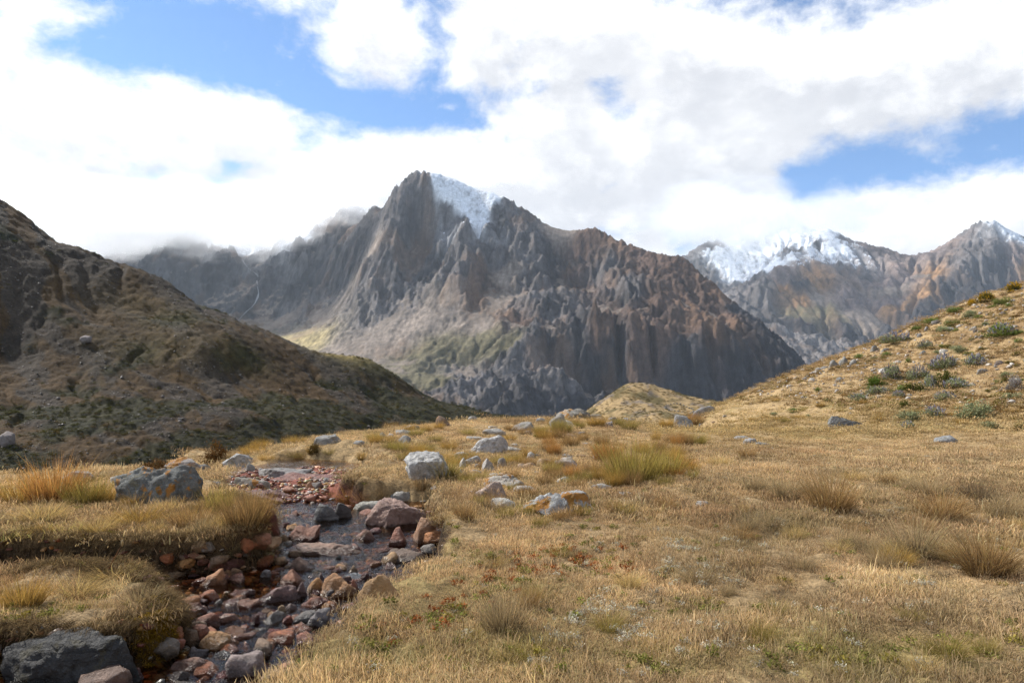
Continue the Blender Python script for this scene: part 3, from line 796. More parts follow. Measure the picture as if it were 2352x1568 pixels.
# cover
n_a = fbm2(Xg / 1.1, Yg / 1.1, 4, 0.6, 320); n_b = fbm2(Xg / 5, Yg / 5, 3, 0.5, 325); n_c = fbm2(Xg / 0.25, Yg / 0.25, 3, 0.6, 328)
straw = np.array([0.36, 0.25, 0.125]); soil = np.array([0.11, 0.078, 0.046]); olive = np.array([0.17, 0.135, 0.045]); redsoil = np.array([0.19, 0.115, 0.06]); peat = np.array([0.030, 0.019, 0.012])
bed_c = np.array([0.105, 0.052, 0.028])
near = np.exp(-(Rg / 16.0) ** 2)
col = straw * (1 - near[..., None] * 0.55) + soil * near[..., None] * 0.55
m_ = sstep(n_b + n_a * .5, 0.1, 0.6)[..., None] * 0.6
col = col * (1 - m_) + olive * m_
hill = sstep(Zg, 0.9, 2.2) * (Xg > 0)
m_ = (hill * sstep(n_a + n_b, -0.1, 0.5))[..., None] * 0.7
col = col * (1 - m_) + redsoil * m_
m_ = (sstep(SDg, BWg * 1.1, BWg * 0.55) * (1 - sstep(Zg, WATER + .02, WATER - .04)) * (BWg < .36))[..., None]
col = col * (1 - m_) + peat * m_
m_ = sstep(Zg, WATER + .03, WATER - .06)[..., None] * (SDg < 0.6)[..., None]
col = col * (1 - m_) + bed_c * (1 + n_a * .5)[..., None] * m_
sh_ = (np.exp(-(((Xg + 4.0) / 1.6) ** 2 + ((Yg - 12.2) / 2.0) ** 2)) > .16) * sstep(SDg, .25, .02) * sstep(Yg, 9.9, 10.6)
col = col * (1 - sh_[..., None]) + np.array([0.185, 0.070, 0.050]) * (1 + .35 * n_a + .2 * n_c)[..., None] * sh_[..., None]
# valley side beyond the plateau edge
m_ = (sstep(Zg, -1.2, -3.0))[..., None]
col = col * (1 - m_) + np.array([0.10, 0.085, 0.045]) * m_
col = col * (1 + .22 * n_c + .15 * n_a)[..., None]
f_, l_ = grid_faces(*Xg.shape)
M_GROUND = terrain_mat('meadow ground', 0.14, 0.9, 0.03, 0.85, 0.95, 4.0)
ground = tag(link('ground', mesh_from('ground', np.stack([Xg, Yg, Zg], -1).reshape(-1, 3), f_, l_, M_GROUND, True, {'cover': np.clip(col, .008, .9).reshape(-1, 3)})), kind='structure')

# ------------------------------------------------------------------ water
m, k = new_mat('stream water')
pos = k.n('ShaderNodeNewGeometry').outputs['Position']
warp = k.v('ADD', pos, k.v('SCALE', k.noise(pos, 2.2, 2.0, 0.5, out=1), scale=0.35))
r1 = k.noise(k.v('MULTIPLY', warp, (1.0, 0.75, 1.0)), 9.0, 3.0, 0.55)
r2 = k.noise(warp, 30.0, 3.0, 0.6)
h = k.m('MULTIPLY_ADD', r2, 0.35, r1)
bp = k.n('ShaderNodeBump', {'Strength': 0.34, 'Distance': 0.05, 'Height': h})
fr = k.n('ShaderNodeFresnel', {'IOR': 1.33, 'Normal': bp.outputs[0]})
gl = k.n('ShaderNodeBsdfGlossy', {'Roughness': 0.07, 'Normal': bp.outputs[0], 'Color': (1, 1, 1, 1)})
tr = k.n('ShaderNodeBsdfTransparent', {'Color': (0.68, 0.52, 0.37, 1)})
mx = k.n('ShaderNodeMixShader', {0: k.m('MULTIPLY', fr, 0.68), 1: tr, 2: gl})
k.n('ShaderNodeOutputMaterial', {'Surface': mx.outputs[0]})
M_WATER = m
wx_, wy_ = np.meshgrid(np.linspace(-9, 1.2, 205), np.linspace(1.0, 16.5, 311), indexing='xy')
zz_, sd_, _ = ground_height(wx_, wy_, True)
keep = (sd_ < 0.32) & (zz_ < WATER + 0.25)
idx = np.arange(wx_.size).reshape(wx_.shape)
q = np.stack([idx[:-1, :-1], idx[:-1, 1:], idx[1:, 1:], idx[1:, :-1]], -1).reshape(-1, 4)
kq = keep[:-1, :-1] & keep[1:, 1:] & keep[:-1, 1:] & keep[1:, :-1]
q = q[kq.ravel()]
used = np.unique(q); remap = np.zeros(wx_.size, int); remap[used] = np.arange(len(used))
wz = WATER + fbm2(wx_ / .5, wy_ / .5, 2, .5, 340) * 0.006 + 0.028 * np.clip(wy_ - 8, 0, 6)
me = mesh_from('stream', np.stack([wx_, wy_, wz], -1).reshape(-1, 3)[used], remap[q].ravel(), np.full(len(q), 4), M_WATER, True)
tag(link('stream', me), kind='structure')

# ------------------------------------------------------------------ rock materials (colour comes from the object)
def rock_mat(name, lichen=0.0, orange=0.0, moss=0.0, grain=1.0, wet=False, rough=0.85, strata=0.0):
    m, k = new_mat(name)
    oi = k.n('ShaderNodeObjectInfo')
    geo = k.n('ShaderNodeNewGeometry')
    pos = geo.outputs['Position']
    col = oi.outputs['Color']
    big = k.noise(pos, 3.2, 5.0, 0.62)
    mid = k.noise(pos, 14.0, 6.0, 0.68)
    fin = k.noise(pos, 70.0, 4.0, 0.7)
    f = k.m('MULTIPLY_ADD', k.m('SUBTRACT', big, 0.5), 1.3, 1.0)
    f = k.m('MULTIPLY_ADD', k.m('SUBTRACT', mid, 0.5), 1.5 * grain, f)
    f = k.m('MULTIPLY_ADD', k.m('SUBTRACT', fin, 0.5), 0.9 * grain, f)
    f = k.m('MAXIMUM', f, 0.2)
    c = k.v('SCALE', col, scale=f)
    if strata:
        st = k.noise(k.v('MULTIPLY', pos, (2.5, 2.5, 26.0)), 1.0, 4.0, 0.6)
        c = k.mix(k.step(st, 0.5, 0.62), c, k.v('SCALE', c, scale=0.55))
    nz = k.n('ShaderNodeSeparateXYZ', {0: geo.outputs['Normal']}).outputs[2]
    if lichen:
        a = k.noise(pos, 7.5, 6.0, 0.7, 0.4)
        c = k.mix(k.m('MULTIPLY', k.step(a, 0.55, 0.63), lichen * .6), c, (0.36, 0.345, 0.295))
        b = k.noise(k.v('ADD', pos, (7.3, 1.1, 3.0)), 11.0, 6.0, 0.7, 0.3)
        c = k.mix(k.m('MULTIPLY', k.step(b, 0.56, 0.62), lichen * 0.6), c, (0.06, 0.056, 0.05))
    if orange:
        a = k.noise(k.v('ADD', pos, (2.3, 9.1, 1.0)), 4.2, 6.0, 0.72, 0.3)
        c = k.mix(k.step(a, 0.60 - 0.12 * orange, 0.66 - 0.12 * orange), c, (0.36, 0.165, 0.035))
    if moss:
        a = k.noise(k.v('ADD', pos, (5.3, 2.1, 8.0)), 5.0, 5.0, 0.7, 0.2)
        c = k.mix(k.m('MULTIPLY', k.step(a, 0.54, 0.62), moss), c, (0.15, 0.12, 0.02))
    rg = rough
    if wet:
        z = k.n('ShaderNodeSeparateXYZ', {0: pos}).outputs[2]
        zz = k.m('MULTIPLY_ADD', k.m('SUBTRACT', mid, 0.5), 0.10, z)
        wt = k.step(zz, WATER + 0.075, WATER + 0.025)
        c = k.mix(wt, c, k.v('SCALE', c, scale=0.42))
        rg = k.m('MULTIPLY_ADD', wt, 0.22 - rough, rough)
    h = k.m('MULTIPLY_ADD', mid, 0.6, k.m('MULTIPLY_ADD', fin, 0.18, big))
    bp = k.n('ShaderNodeBump', {'Strength': 1.0, 'Distance': 0.09, 'Height': h})
    p = k.n('ShaderNodeBsdfPrincipled', {'Base Color': c, 'Roughness': rg, 'Specular IOR Level': 0.35, 'Normal': bp.outputs[0]})
    k.n('ShaderNodeOutputMaterial', {'Surface': p.outputs[0]})
    return m


RM = {'lichen': rock_mat('lichened grey rock', 0.85, 0.0, 0.3, 1.3), 'orange_lichen': rock_mat('rock with orange lichen', 0.8, 1.0, 0.3), 'some_orange': rock_mat('rock with a little orange lichen', 0.6, 0.45, 0.3),
      'pale': rock_mat('pale rock', 0.5, 0.0, 0.2, 1.3), 'stone': rock_mat('stream stone', 0, 0, 0, 0.8, True, 0.62), 'slate': rock_mat('dark slate', 0.05, 0, 0.18, 0.8, True, 0.7, 0.6), 'bedrock': rock_mat('wet bedrock', 0.1, 0, 0, 0.9, True, 0.5, 0.5)}

_ico = {}


def ico(level):
    if level not in _ico:
        bm = bmesh.new()
        bmesh.ops.create_icosphere(bm, subdivisions=level, radius=1.0)
        v = np.array([p.co[:] for p in bm.verts]); f = np.array([[q.index for q in p.verts] for p in bm.faces])
        bm.free(); _ico[level] = (v, f)
    return _ico[level]


def rock_verts(w, d, h, seed, style='angular', level=3):
    """A stone of width w, depth d and height h: a sphere cut by planes, then weathered."""
    rs = np.random.RandomState(seed)
    v, f = ico(level)
    v = v.copy()
    ncut, lo, hi, rough_ = {'round': (7, .72, .95, .05), 'angular': (18, .46, .82, .06), 'slab': (16, .5, .86, .06), 'jagged': (20, .46, .86, .09), 'boulder': (17, .50, .86, .075)}[style]
    q = rs.normal(size=3) * 4
    v = v * (1 + 0.22 * fbm3(v * 0.9 + q, 2, .5, seed % 50))[:, None]
    for i in range(ncut):
        n_ = rs.normal(size=3)
        if style == 'slab':
            n_[2] *= 1.6
        n_ /= np.linalg.norm(n_)
        dd = v @ n_ - rs.uniform(lo, hi)
        v -= np.where(dd > 0, dd, 0)[:, None] * n_ * 0.94
    v /= np.abs(v).max(0)
    if style == 'slab':
        v[:, 2] = np.sign(v[:, 2]) * np.abs(v[:, 2]) ** 0.8
    v = v * np.array([w, d, h]) / 2
    s_ = (w * d * h) ** (1 / 3)
    nrm = v / np.linalg.norm(v, axis=1)[:, None]
    fr_ = 2.2 / s_
    v += nrm * (fbm3(v * fr_ + q, 3, 0.55, (seed + 3) % 60) * s_ * rough_)[:, None]
    if level >= 3:
        v += nrm * (-np.abs(fbm3(v * fr_ * 3.3 + q, 3, 0.6, (seed + 5) % 60)) * s_ * 0.06)[:, None]
    return v, f


def make_rock(name, pos, w, d, h, mat, color, style, seed, level=3, rz=0.0, tilt=(0, 0), label=None, group=None, cat='rock'):
    v, f = rock_verts(w, d, h, seed, style, level)
    me = mesh_from(name, v, f.ravel(), np.full(len(f), 3), RM[mat], True)
    o = link(name, me, None, pos, (tilt[0], tilt[1], rz))
    o.color = (*color, 1)
    return tag(o, label, cat, group)


RED, DRED, ORA, OCH, PUR, TAN, PNK, GRY, PALE, SLT, BRN = ((0.225, 0.092, 0.056), (0.125, 0.046, 0.034), (0.38, 0.16, 0.06), (0.41, 0.215, 0.08), (0.16, 0.098, 0.085), (0.38, 0.245, 0.14),
                                                        (0.29, 0.175, 0.14), (0.25, 0.24, 0.22), (0.36, 0.335, 0.295), (0.075, 0.078, 0.082), (0.19, 0.125, 0.08))


def C4(x, y): return 0.4142 * x, 918.75 + 0.4142 * y
def C5(x, y): return 490 + 0.4142 * x, 918.75 + 0.4142 * y
def C6(x, y): return 1274 + 0.4583 * x, 918.75 + 0.4583 * y
def C3(x, y): return 1568 + 0.3516 * x, 367.5 + 0.3516 * y
def V_(x, y): return x, y


ROCK_SPOTS = []                                   # footprints, so that grass keeps off them


def place_rock(fr, x0, x1, y0, y1, style, mat, color, name, label, group=None, depth=0.75, rz=0.0, tilt=(0, 0), sink=0.12, water=None, level=4, cat='rock', seed=None, hs=1.0):
    ax, ay = fr(x0, y0); bx, by = fr(x1, y1)
    cx = (ax + bx) / 2
    inwater = (fr in (C4, C5)) if water is None else water
    p = hit(cx, by, inwater)
    Y = p[1]
    w_ = (bx - ax) / F_PX * Y * (1.18 if inwater else 1.28)
    d_ = w_ * depth
    view = (EYE[2] - p[2]) / Y
    h_ = max(((by - ay) / F_PX * Y - d_ * view * 0.75), 0.30 * min(w_, d_) if style != 'slab' else 0.16 * w_)
    if inwater:
        h_ = h_ * 1.12 * hs
        ht = (h_ + 0.10) * 1.5
        top = p[2] + h_ * (1 - sink * .5)
    else:
        h_ = h_ * .92 * hs + 0.04 * min(1, 14 / Y)
        ht = h_ * 1.9
        top = p[2] + h_ * (1.0 - max(0, sink - .12))
    c = p + np.array([p[0] / Y * d_ * 0.40, d_ * 0.40, 0])
    c[2] = top - ht / 2
    sd_ = seed if seed is not None else (int(abs(x0) * 7 + abs(y0) * 13 + x1) % 9973)
    lv = level if w_ / Y * F_PX > 70 else max(2, level - 1) if w_ / Y * F_PX > 24 else 2
    ROCK_SPOTS.append((c[0], c[1], w_ * 0.42, d_ * 0.42))
    return make_rock(name, c, w_ * 1.04, d_, ht, mat, color, style, sd_, lv, rz, tilt, label, group, cat)


ROCKS = [
    # --- big rocks on the left bank
    (C4, 672, 1070, 385, 592, 'boulder', 'some_orange', (0.15, 0.155, 0.145), 'boulder', 'large dark grey boulder crusted with pale lichen and an orange patch on the left bank', dict(depth=.6, water=False, level=5, hs=2.1)),
    (C4, 1235, 1420, 295, 385, 'boulder', 'lichen', (0.33, 0.32, 0.30), 'boulder', 'pale blocky boulder beside the reddish brown bush at the plateau edge', dict(water=False)),
    (C4, 900, 1100, 312, 388, 'jagged', 'orange_lichen', (0.34, 0.31, 0.28), 'boulder', 'rock covered in bright orange and white lichen left of the tall brown bush', dict(water=False)),
    (C4, 1090, 1160, 345, 388, 'angular', 'lichen', GRY, 'rock', 'small grey rock tucked under the tall reddish brown bush', dict(water=False)),
    (C4, 640, 765, 352, 462, 'slab', 'lichen', PALE, 'rock_slab', 'narrow pale slab leaning up against the large lichened boulder', dict(water=False, depth=.4, tilt=(0, -0.62), sink=.5)),
    (C4, 330, 540, 415, 452, 'slab', 'pale', PALE, 'rock_slab', 'low pale rock ledge behind the golden tussocks on the left', dict(water=False, depth=.35)),
    (C4, 1362, 1408, 352, 392, 'round', 'lichen', GRY, 'rock', 'small round grey stone at the right foot of the pale blocky boulder', dict(water=False)),
    (C4, 1395, 1700, 325, 432, 'slab', 'pale', (0.27, 0.25, 0.235), 'bedrock', 'smooth grey bedrock hump above the red streambed slab', dict(water=False, depth=.9, level=5, sink=.5, cat='bedrock')),
    (C4, 1300, 1480, 400, 492, 'slab', 'some_orange', (0.26, 0.24, 0.21), 'bedrock', 'broken layered rock with yellow lichen beside the red slab', dict(water=False, depth=.5, sink=.4, cat='bedrock')),
    (C4, 1170, 1225, 445, 470, 'angular', 'pale', GRY, 'rock', 'little grey stone in the grass behind the large boulder', dict(water=False)),
    (C4, 1240, 1660, 478, 590, 'slab', 'bedrock', (0.16, 0.066, 0.055), 'bedrock', 'smooth dark red bedrock slab sloping down to the stream behind the tussock', dict(depth=.8, level=5, sink=.4, cat='bedrock')),
    (C5, 300, 760, 376, 452, 'slab', 'bedrock', (0.20, 0.078, 0.055), 'bedrock', 'wet brick red bedrock beside the upper pool', dict(depth=.4, level=5, sink=.3, hs=.6, tilt=(.05, .05), cat='bedrock')),
    # --- front left
    (C4, -60, 770, 1212, 1590, 'slab', 'slate', (0.048, 0.047, 0.045), 'boulder', 'huge dark slate boulder under the grassy mound at the front', dict(depth=.42, level=5, sink=.1, tilt=(-0.15, 0.10))),
    (C4, 400, 730, 1452, 1660, 'angular', 'stone', (0.17, 0.105, 0.075), 'boulder', 'reddish brown boulder at the bottom edge before the dark slate boulder', dict()),
    (C4, 700, 790, 1440, 1560, 'jagged', 'stone', DRED, 'rock', 'dark red pointed rock wedged between slate boulder and stream', dict()),
    (C4, 738, 895, 938, 1012, 'slab', 'stone', RED, 'rock', 'red slab under the cut bank beyond the grassy mound', dict()),
    (C4, 850, 925, 1535, 1575, 'round', 'stone', GRY, 'stone', 'round greyish stone at the very bottom of the stream', dict()),
    (C4, -40, 30, 1310, 1430, 'boulder', 'lichen', (0.27, 0.22, 0.16), 'rock', 'pale weathered rock at the far left of the slate boulder', dict()),
    # --- stones of the stream
    (C5, 258, 365, 605, 700, 'boulder', 'stone', DRED, 'boulder', 'dark red rounded boulder at the foot of the brown tussock', dict()),
    (C5, 420, 508, 608, 660, 'angular', 'stone', RED, 'stone', 'red brown stone in midstream right of the dark red rounded boulder', dict()),
    (C5, 385, 437, 660, 716, 'jagged', 'stone', DRED, 'stone', 'dark red upright stone next to the white wet stone', dict()),
    (C5, 432, 512, 658, 690, 'slab', 'stone', (0.50, 0.47, 0.45), 'stone', 'whitish wet flat stone behind the leaning red boulder', dict()),
    (C5, 430, 582, 664, 782, 'jagged', 'stone', (0.25, 0.115, 0.075), 'boulder', 'angular leaning red boulder in the upper stream', dict(tilt=(0, 0.2))),
    (C5, 438, 795, 748, 856, 'slab', 'stone', (0.26, 0.165, 0.12), 'rock_slab', 'long flat reddish tan slab lying across the middle of the stream', dict(depth=.55, level=5, tilt=(-.06, .04))),
    (C5, 690, 802, 798, 846, 'angular', 'stone', DRED, 'stone', 'dark red stone against the right end of the long flat slab', dict()),
    (C5, 580, 670, 828, 862, 'slab', 'stone', PNK, 'stone', 'flat pale pink stone just before the long flat slab', dict()),
    (C5, 440, 572, 866, 948, 'angular', 'stone', (0.21, 0.13, 0.09), 'boulder', 'brown wedge shaped boulder standing alone in midstream', dict()),
    (C5, 378, 524, 932, 1030, 'angular', 'stone', (0.28, 0.125, 0.07), 'boulder', 'orange red angular boulder left of the round ochre stone', dict()),
    (C5, 524, 618, 976, 1066, 'round', 'stone', (0.40, 0.205, 0.075), 'boulder', 'round ochre orange stone between two bigger red boulders', dict()),
    (C5, 432, 534, 1000, 1092, 'jagged', 'stone', PUR, 'stone', 'purplish brown tilted stone before the round ochre stone', dict()),
    (C5, 262, 465, 1015, 1124, 'slab', 'stone', (0.155, 0.092, 0.078), 'rock_slab', 'flat dark purplish brown slab half sunk in the stream', dict(depth=.7)),
    (C5, 602, 782, 944, 1094, 'boulder', 'stone', (0.36, 0.185, 0.08), 'boulder', 'big coarse orange boulder in the middle of the stone cluster', dict(tilt=(0, .25))),
    (C5, 742, 806, 988, 1066, 'angular', 'stone', RED, 'stone', 'red stone squeezed between the orange boulder and the ochre wedge', dict()),
    (C5, 788, 1012, 952, 1098, 'angular', 'stone', (0.36, 0.21, 0.09), 'boulder', 'ochre wedge of rock resting against the right grassy bank', dict(tilt=(0, -.25), depth=.6)),
    (C5, 932, 1040, 833, 902, 'round', 'stone', (0.40, 0.245, 0.12), 'stone', 'rounded tan orange stone on the flat brown slab', dict()),
    (C5, 932, 1015, 886, 938, 'angular', 'stone', PNK, 'stone', 'pinkish stone just below the rounded tan orange stone', dict()),
    (C5, 925, 1175, 805, 900, 'slab', 'stone', (0.16, 0.11, 0.08), 'rock_slab', 'flat brown slab along the right edge of the stream', dict(depth=.6)),
    (C5, 965, 1085, 694, 808, 'boulder', 'stone', RED, 'boulder', 'knobbly red brown boulder beside the small cascade', dict()),
    (C5, 1108, 1232, 638, 796, 'boulder', 'stone', (0.31, 0.165, 0.09), 'boulder', 'tall orange brown rock standing against the right bank', dict(depth=.6)),
    (C5, 788, 912, 708, 784, 'angular', 'stone', (0.22, 0.115, 0.075), 'stone', 'red brown stone alone in the dark water above the cascade', dict()),
    (C5, 850, 1180, 530, 712, 'slab', 'stone', (0.29, 0.185, 0.145), 'bedrock', 'broad sloping pinkish red slab on the right side of the stream', dict(depth=.75, level=5, tilt=(.05, .12), cat='bedrock')),
    (C5, 1120, 1275, 600, 650, 'slab', 'stone', (0.28, 0.15, 0.10), 'rock_slab', 'flat red slab behind the tall orange brown rock', dict()),
    (C5, 800, 942, 594, 660, 'slab', 'stone', RED, 'rock', 'dull red rock left of the broad pinkish slab', dict()),
    (C5, 778, 945, 556, 632, 'slab', 'lichen', (0.36, 0.34, 0.29), 'rock', 'pale lichened ledge right of the wet black and white boulder', dict(depth=.5)),
    (C5, 572, 692, 566, 688, 'jagged', 'slate', (0.16, 0.155, 0.15), 'boulder', 'wet black and white boulder below the overhanging tussock', dict()),
    (C5, 668, 768, 565, 672, 'jagged', 'slate', (0.06, 0.05, 0.045), 'boulder', 'dark jagged boulder touching the wet black and white one', dict()),
    (C5, 965, 1118, 498, 562, 'slab', 'pale', PALE, 'rock', 'pale cracked rock ledge at the top of the broad pinkish slab', dict(water=False, depth=.5)),
    (C5, 526, 592, 444, 486, 'angular', 'stone', (0.33, 0.18, 0.10), 'stone', 'orange tan stone sitting in the upper pool', dict()),
    (C5, 608, 642, 428, 460, 'round', 'stone', GRY, 'stone', 'small grey stone in the upper pool', dict()),
    (C5, 390, 450, 540, 566, 'round', 'stone', (0.17, 0.14, 0.12), 'stone', 'dull greyish stone at the lip of the upper pool', dict()),
    (C5, 515, 580, 556, 598, 'round', 'stone', (0.2, 0.16, 0.13), 'stone', 'greyish cobble left of the black and white boulder', dict()),
    (C5, 560, 640, 525, 560, 'slab', 'stone', RED, 'stone', 'small red slab above the black and white boulder', dict()),
    (C5, 300, 385, 690, 752, 'angular', 'stone', (0.25, 0.13, 0.085), 'stone', 'red cobble pile stone under the left tussock', dict()),
    (C5, 350, 425, 740, 782, 'round', 'stone', (0.34, 0.2, 0.1), 'stone', 'tan stone left of the leaning red boulder', dict()),
    (C5, 50, 158, 1086, 1140, 'round', 'stone', (0.23, 0.115, 0.08), 'stone', 'red brown rounded stone in the quiet left water', dict()),
    (C4, 1126, 1258, 926, 1028, 'boulder', 'stone', (0.33, 0.155, 0.07), 'boulder', 'orange boulder standing in still water under the left cut bank', dict()),
    (C4, 1230, 1288, 920, 976, 'round', 'stone', (0.36, 0.18, 0.08), 'stone', 'small orange stone right beside the orange boulder', dict()),
    (C4, 1284, 1350, 906, 972, 'jagged', 'stone', (0.34, 0.2, 0.11), 'stone', 'pointed tan stone to the right of the small orange stone', dict()),
    (C5, 258, 342, 1136, 1178, 'round', 'stone', (0.30, 0.16, 0.07), 'stone', 'small orange brown stone before the dark purplish slab', dict()),
    (C5, 504, 644, 1128, 1256, 'jagged', 'stone', (0.21, 0.185, 0.175), 'boulder', 'grey purple angular boulder close to the right bank', dict()),
    (C5, 134, 218, 1226, 1266, 'slab', 'stone', (0.46, 0.12, 0.04), 'stone', 'bright red orange stone just under the water', dict(sink=.4)),
    (C5, 292, 412, 1236, 1304, 'slab', 'stone', (0.23, 0.07, 0.05), 'stone', 'dark crimson slab in the lower stream', dict()),
    (C5, 78, 304, 1366, 1530, 'jagged', 'stone', (0.28, 0.215, 0.19), 'boulder', 'large pale reddish boulder by the right bank near the bottom edge', dict()),
    (C5, -8, 108, 1380, 1436, 'round', 'stone', (0.10, 0.09, 0.085), 'stone', 'dark grey wet stone left of the large pale reddish boulder', dict()),
    (C5, 210, 275, 1180, 1240, 'angular', 'stone', DRED, 'stone', 'dark maroon stone in the middle of the lower stream', dict()),
    (C4, 940, 1195, 1410, 1506, 'slab', 'stone', (0.24, 0.13, 0.09), 'rock_slab', 'flat red brown slab in the lower stream beyond the bottom boulder', dict(depth=.6)),
    (C4, 1028, 1142, 1352, 1428, 'jagged', 'stone', (0.18, 0.15, 0.14), 'stone', 'grey upright stone behind the flat red brown slab', dict()),
    (C4, 1030, 1102, 1248, 1320, 'angular', 'stone', (0.32, 0.30, 0.27), 'stone', 'pale grey stone by the yellow mossy bank', dict()),
    (C4, 1088, 1192, 1128, 1190, 'slab', 'stone', (0.23, 0.19, 0.18), 'stone', 'greyish purple flat stone at the left water edge', dict()),
    (C4, 1180, 1240, 1085, 1130, 'round', 'stone', PALE, 'stone', 'pale wet cobble with glints near the left water edge', dict()),
    (C4, 1185, 1290, 1378, 1430, 'round', 'stone', (0.095, 0.085, 0.085), 'stone', 'blackish rounded stone in the glinting lower water', dict()),
    (C4, 1190, 1340, 1475, 1540, 'slab', 'stone', (0.20, 0.06, 0.05), 'rock_slab', 'deep red submerged slab at the bottom of the stream', dict(sink=.5)),
    (C4, 920, 1070, 1500, 1560, 'angular', 'stone', (0.13, 0.10, 0.085), 'stone', 'dark brown stone below the flat red brown slab', dict()),
    (C5, 696, 818, 930, 992, 'slab', 'stone', (0.22, 0.225, 0.23), 'rock_slab', 'flat bluish grey stone behind the ochre wedge', dict()),
    (C5, 678, 768, 890, 926, 'slab', 'stone', (0.34, 0.18, 0.09), 'stone', 'flat orange stone behind the bluish grey one', dict()),
    (C5, 748, 802, 912, 956, 'round', 'stone', TAN, 'stone', 'small tan cobble behind the bluish grey stone', dict()),
    (C5, 806, 884, 944, 990, 'round', 'stone', DRED, 'stone', 'dark red cobble above the ochre wedge', dict()),
    (C5, 625, 706, 924, 958, 'angular', 'stone', RED, 'stone', 'red stone lying over the big coarse orange boulder', dict()),
    (C5, 510, 582, 955, 992, 'angular', 'stone', PNK, 'stone', 'dull pink stone behind the round ochre stone', dict()),
    (C5, 572, 618, 950, 996, 'angular', 'stone', PUR, 'stone', 'purplish stone between ochre stone and orange boulder', dict()),
    (C5, 705, 772, 962, 1002, 'angular', 'stone', (0.25, 0.15, 0.12), 'stone', 'small brownish pink stone right behind the orange boulder', dict()),
    (C5, 252, 320, 934, 980, 'slab', 'stone', (0.23, 0.2, 0.18), 'stone', 'greyish flat stone in the water left of the brown wedge', dict()),
    (C5, 420, 470, 910, 950, 'angular', 'stone', (0.22, 0.11, 0.08), 'stone', 'small red stone at the left of the brown wedge', dict()),
    (C5, 660, 716, 850, 878, 'angular', 'stone', GRY, 'stone', 'little grey stone before the long flat slab', dict()),
    (C5, 355, 398, 1130, 1190, 'jagged', 'stone', (0.3, 0.2, 0.11), 'stone', 'upright tan sliver of stone in the lower stream', dict()),
    (C5, 400, 480, 1118, 1170, 'angular', 'stone', (0.21, 0.13, 0.1), 'stone', 'brown stone right of the upright tan sliver', dict()),
    (C5, 385, 445, 1185, 1235, 'angular', 'stone', (0.25, 0.08, 0.05), 'stone', 'rusty red stone left of the grey purple boulder', dict()),
    (C5, 608, 690, 1035, 1092, 'round', 'stone', (0.12, 0.09, 0.08), 'stone', 'dark wet stone at the foot of the orange boulder', dict()),
    # --- rocks in the meadow
    (C5, 1082, 1306, 290, 442, 'boulder', 'pale', (0.40, 0.39, 0.37), 'boulder', 'big pale grey boulder in the grass right of the upper stream', dict(water=False, level=5, hs=1.3)),
    (C5, 1415, 1612, 205, 292, 'slab', 'pale', (0.42, 0.40, 0.38), 'rock_slab', 'long tilted pale slab on the rise beyond the big pale boulder', dict(water=False, depth=.5, tilt=(0, -.22), level=5)),
    (C5, 1612, 1700, 258, 284, 'slab', 'pale', PALE, 'rock_slab', 'thin flat slab to the right of the long tilted slab', dict(water=False)),
    (C5, 1645, 1695, 240, 258, 'slab', 'pale', PALE, 'rock_slab', 'small thin slab behind the thin flat slab', dict(water=False)),
    (C5, 1398, 1478, 300, 362, 'boulder', 'lichen', (0.36, 0.34, 0.31), 'rock', 'rounded grey rock right of the big pale boulder', dict(water=False)),
    (C5, 1345, 1400, 298, 332, 'boulder', 'lichen', GRY, 'rock', 'small grey rock behind the big pale boulder', dict(water=False)),
    (C5, 1368, 1396, 325, 376, 'jagged', 'pale', PALE, 'rock', 'narrow pale rock beside the rounded grey rock', dict(water=False)),
    (C5, 1440, 1484, 355, 378, 'angular', 'pale', PALE, 'rock', 'whitish stone at the foot of the rounded grey rock', dict(water=False)),
    (C5, 1490, 1566, 320, 402, 'jagged', 'lichen', (0.37, 0.34, 0.31), 'rock', 'pointed grey rock leaning in the grass before the long tilted slab', dict(water=False, tilt=(0, -.3))),
    (C5, 1580, 1622, 318, 375, 'jagged', 'lichen', (0.27, 0.24, 0.21), 'rock', 'upright dark grey rock right of the pointed grey rock', dict(water=False)),
    (C5, 1530, 1738, 396, 482, 'boulder', 'some_orange', (0.40, 0.36, 0.31), 'boulder', 'long pale rock outcrop with pinkish lower end in the meadow', dict(water=False, level=5)),
    (C5, 1480, 1615, 452, 560, 'slab', 'pale', (0.40, 0.30, 0.24), 'rock_slab', 'pinkish slanting slab below the long pale outcrop', dict(water=False, tilt=(0, -.35))),
    (C5, 1552, 1660, 545, 602, 'jagged', 'lichen', (0.48, 0.46, 0.41), 'rock', 'whitish rock with black lichen below the pinkish slab', dict(water=False)),
    (C5, 1665, 1780, 490, 512, 'slab', 'pale', PALE, 'rock_slab', 'low flat pale stone in grass beside the pinkish slab', dict(water=False)),
    (V_, 1220, 1368, 1122, 1182, 'boulder', 'orange_lichen', (0.34, 0.34, 0.33), 'boulder', 'broad pale boulder with orange lichen on its front in the meadow', dict(level=5, depth=.55, water=False)),
    (C6, 12, 124, 276, 340, 'boulder', 'lichen', (0.34, 0.30, 0.26), 'rock', 'brownish lichened rock in the grass above the broad orange fronted boulder', dict(water=False)),
    (C6, 205, 275, 268, 304, 'boulder', 'pale', (0.34, 0.27, 0.22), 'rock', 'pinkish grey rock at the left of the large green tussock', dict(water=False)),
    (C6, 10, 85, 392, 420, 'round', 'pale', (0.46, 0.42, 0.35), 'rock', 'smooth cream stone right behind the broad orange fronted boulder', dict(water=False)),
    (C6, 195, 282, 428, 448, 'slab', 'pale', PALE, 'rock_slab', 'low cream slab below the large green tussock', dict(water=False)),
    (C6, 320, 384, 472, 490, 'slab', 'pale', PALE, 'rock_slab', 'low whitish stone in dry grass right of the broad boulder', dict(water=False)),
